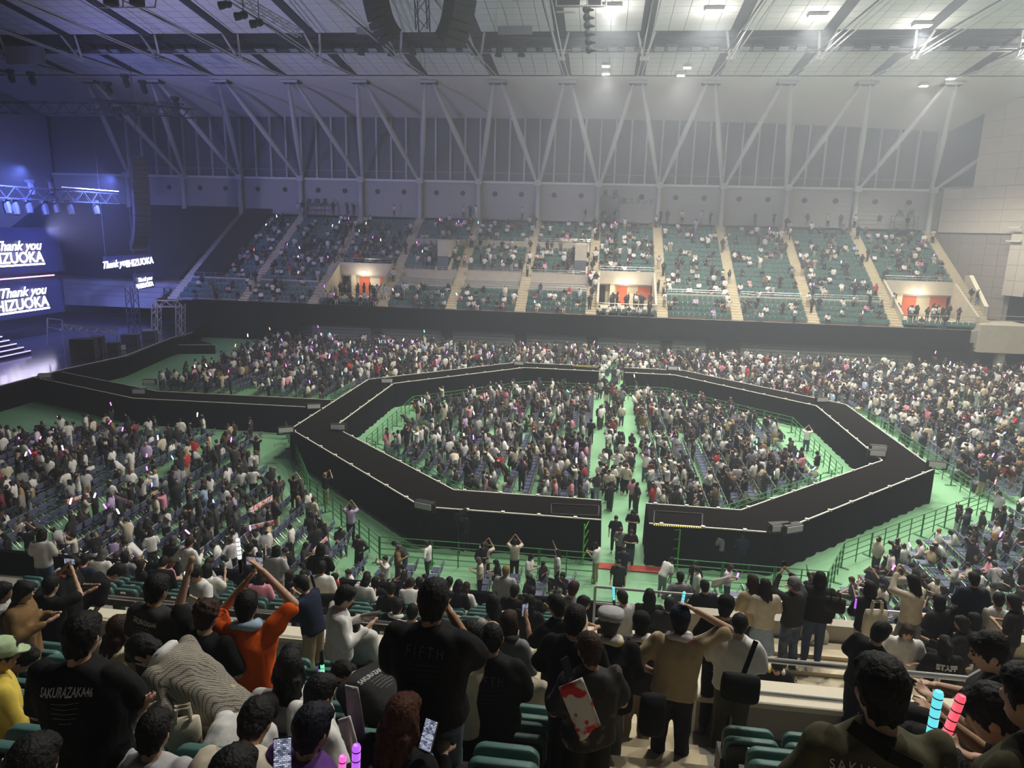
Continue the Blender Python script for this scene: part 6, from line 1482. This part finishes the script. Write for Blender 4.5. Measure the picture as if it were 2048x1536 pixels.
# the rest of the crowd: one mesh with coloured faces
COLS = {k: np.array(v) for k, v in CLC.items()}
tv, tf, tc_ = [], [], []; off = 0
for c in rest:
    co, tri, reg = LOW[c[4]]; s, cs = math.sin(c[3]), math.cos(c[3]); q = co*c[8]
    q = np.stack([q[:, 0]*cs-q[:, 1]*s+c[0], q[:, 0]*s+q[:, 1]*cs+c[1], q[:, 2]+c[2]], 1)
    pal = np.array([(.56, .36, .25), COLS[c[5]], COLS[c[6]], HAIRC[c[7]], (.03, .03, .03)])*crng.uniform(.85, 1.1)
    tv.append(q); tf.append(tri+off); tc_.append(pal[reg]); off += len(q)
VV = np.concatenate(tv).astype(np.float32); FF = np.concatenate(tf).astype(np.int32); CC = np.concatenate(tc_)
me = bpy.data.meshes.new('crowd'); me.vertices.add(len(VV)); me.vertices.foreach_set('co', VV.ravel()); me.loops.add(len(FF)*3); me.loops.foreach_set('vertex_index', FF.ravel())
me.polygons.add(len(FF)); me.polygons.foreach_set('loop_start', np.arange(0, len(FF)*3, 3, dtype=np.int32)); me.polygons.foreach_set('loop_total', np.full(len(FF), 3, np.int32)); me.update()
at = me.attributes.new('tone', 'FLOAT_COLOR', 'FACE'); at.data.foreach_set('color', np.concatenate([CC, np.ones((len(CC), 1))], 1).astype(np.float32).ravel())
mc = bpy.data.materials.new('crowd_clothes'); mc.use_nodes = True; an = mc.node_tree.nodes.new('ShaderNodeAttribute'); an.attribute_name = 'tone'; bs = mc.node_tree.nodes['Principled BSDF']; bs.inputs['Roughness'].default_value = .8; mc.node_tree.links.new(an.outputs['Color'], bs.inputs['Base Color']); me.materials.append(mc)
me.polygons.foreach_set('use_smooth', [True]*len(me.polygons))
tag(link('distant_crowd', me), 'dense crowd of distant spectators on the floor and in the far stand', 'crowd', kind='stuff')
print('CROWD', len(CROWD), 'individuals', len(inds)+NP, 'tris', len(FF))

# ------------------------------------------------------------------ chairs: nearest ones single, the rest joined
SPOTS.sort(key=lambda s: s[0]**2+s[1]**2)
chl = {}
for (x, y, bl) in SPOTS[:300]:
    t = thing('folding_chair', 'x', 'chair', (x, y, 0), PI/2+crng.gauss(0, .05), 'blue folding chairs on the floor')
    for nm, me in (('chair_seat', c_seat), ('chair_back', c_back), ('back_frame', c_fr), ('rear_frame', c_lg)): link(nm, me, t)
    chl.setdefault((bl, round(x, 1)), []).append(t)
rowsx = {}
for (bl, x) in chl: rowsx.setdefault(bl, []).append(x)
def nth(k): return '%d%s' % (k, 'th' if 10 <= k % 100 <= 20 else {1: 'st', 2: 'nd', 3: 'rd'}.get(k % 10, 'th'))
for (bl, x), ts in chl.items():
    ri = sorted(rowsx[bl]).index(x)
    for i, t in enumerate(sorted(ts, key=lambda t: t.location.y)): t['label'] = 'blue folding chair, %s, row %s from left, %s from near end' % (SHORTB[bl], nth(ri+1), nth(i+1))
rs = np.array([(s[0], s[1], 0) for s in SPOTS[300:]], np.float32)
rv = np.stack([-lcV[:, 1], lcV[:, 0], lcV[:, 2]], 1)
VV = (rs[:, None]+rv[None]).reshape(-1, 3); FF = (np.arange(len(rs))[:, None, None]*len(rv)+lcF[None]).reshape(-1, 4)
me = bpy.data.meshes.new('chairs'); me.from_pydata(VV.tolist(), [], FF.tolist()); me.materials.append(m_cseat); me.materials.append(m_ctube); me.polygons.foreach_set('material_index', np.tile(lcM, len(rs)).astype(np.int32)); me.update()
tag(link('folding_chair_rows', me), 'rows of blue folding chairs under the distant crowd', 'chairs', kind='stuff')

# ------------------------------------------------------------------ light sticks in the crowd
SCOL = ['purple']*7+['pink']*4+['white']*6+['cyan']*3+['yellow', 'blue', 'green', 'red', 'orange']
BLN = {'stand': 'in the far stand', 'near': 'in the near stand', 'picked': 'on the open floor'}
ns_ = 0
order = list(range(len(CROWD))); crng.shuffle(order)
for i in order:
    c = CROWD[i]; kd = PR[c[4]][1]
    dark = c[0] < -18
    pr_ = (.9 if kd in ('stick', 'sitstick', 'up') else .12)*(1. if dark else .45)
    if crng.random() > pr_: continue
    j = PR[c[4]][0]['j']; p, d = hand_pt(j, 'R', .06); s, cs = math.sin(c[3]), math.cos(c[3]); p = p*c[8]
    Pw = (p[0]*cs-p[1]*s+c[0], p[0]*s+p[1]*cs+c[1], p[2]+c[2]); colr = crng.choice(SCOL if not (c[9] == 'stand' and dark) else SCOL+['white']*10)
    stick(Pw, (crng.gauss(0, .3), crng.gauss(0, .3), 1), colr, '%s light stick glowing %s' % (dict(cyan='turquoise').get(colr, colr), BLN.get(c[9], c[9])), 'light sticks in the crowd', 1.0 if c[1] < 60 else 1.15); ns_ += 1
    if ns_ > 255: break
sk = {}
for o in STICKS:
    if o.get('group'): sk.setdefault(o['label'], []).append(o)
for lb, q in sk.items():
    q.sort(key=lambda o: pj(np.array(o.location))[0])
    if len(q) > 1:
        for i, o in enumerate(q): o['label'] = lb+', %s from left' % nth(i+1)

# ------------------------------------------------------------------ camera operator and held banners
Q = az(915, 1100, 0.); d = person_meshes('operator', dict(base='stand', L='photo', R='fwd', hp=5), 'short', 'short', 'pants', .024, .5)
place_person(d, (Q[0]+.35, Q[1], 0), .3, 1., 'camera operator in black standing at the walkway drape', 'black', 'black')
t = thing('video_camera', 'black broadcast camera on a tall tripod before the walkway drape', 'camera', (Q[0], Q[1], 0), .9)
for k in range(3): a = k*2.094; b = MB(); b.cyl((.45*math.cos(a), .45*math.sin(a), 0), (0, 0, 1.3), .025, 6); b.build('tripod_leg', m_fix, t)
b = MB(); b.box(-.12, .12, -.3, .3, 1.38, 1.66); b.build('camera_body', m_fix, t)
b = MB(); b.tube([(0, .3, 1.52), (0, .42, 1.52), (0, .85, 1.52)], [.08, .11, .12], 10); b.build('lens', m_black, t)
b = MB(); b.box(-.2, .2, -.34, -.3, 1.68, 1.9); b.cyl((0, -.2, 1.6), (0, -.32, 1.72), .03, 6); b.build('viewfinder', m_fix, t)
b = MB(); b.cyl((0, 0, 1.28), (0, 0, 1.4), .1, 10); b.build('pan_head', m_fix, t)
b = MB(); b.box(-.10, .10, -.012, 0, -.09, .09); o = b.build('red_tag', m_orange, t); o.location = (.15, -.2, .75)
for (p0, p1, h, m, lab) in (((497, 1018), (545, 990), .28, REDW, 'white and red towel banner held up in the left block near the aisle'), ((492, 1052), (548, 1040), .22, REDW, 'red and white towel banner stretched between two people, left block'), ((215, 985), (265, 1003), .25, REDW, 'patterned towel banner stretched at the middle of the left block'), ((130, 1000), (178, 985), .22, REDW, 'patterned towel banner at the left of the left block'), ((450, 890), (478, 905), .22, YELW, 'small yellowish towel banner at the back of the left block'), ((1425, 1160), (1462, 1150), .3, CLM['cream'], 'cream banner held open before the near fence on the right'), ((1755, 1152), (1830, 1158), .25, CLM['cream'], 'cream banner held up in the near right block'), ((625, 1100), (655, 1070), .22, REDW, 'pinkish towel banner held up before the near left fence')):
    a, c = az(*p0, 1.35), az(*p1, 1.35); dn = np.array([0, 0, -h]); cloth_panel('towel_banner', [a, c, c+dn, a+dn], m, lab, 'banner', .01, 8, 4, .03)
bpy.data.scenes.remove(SCR)
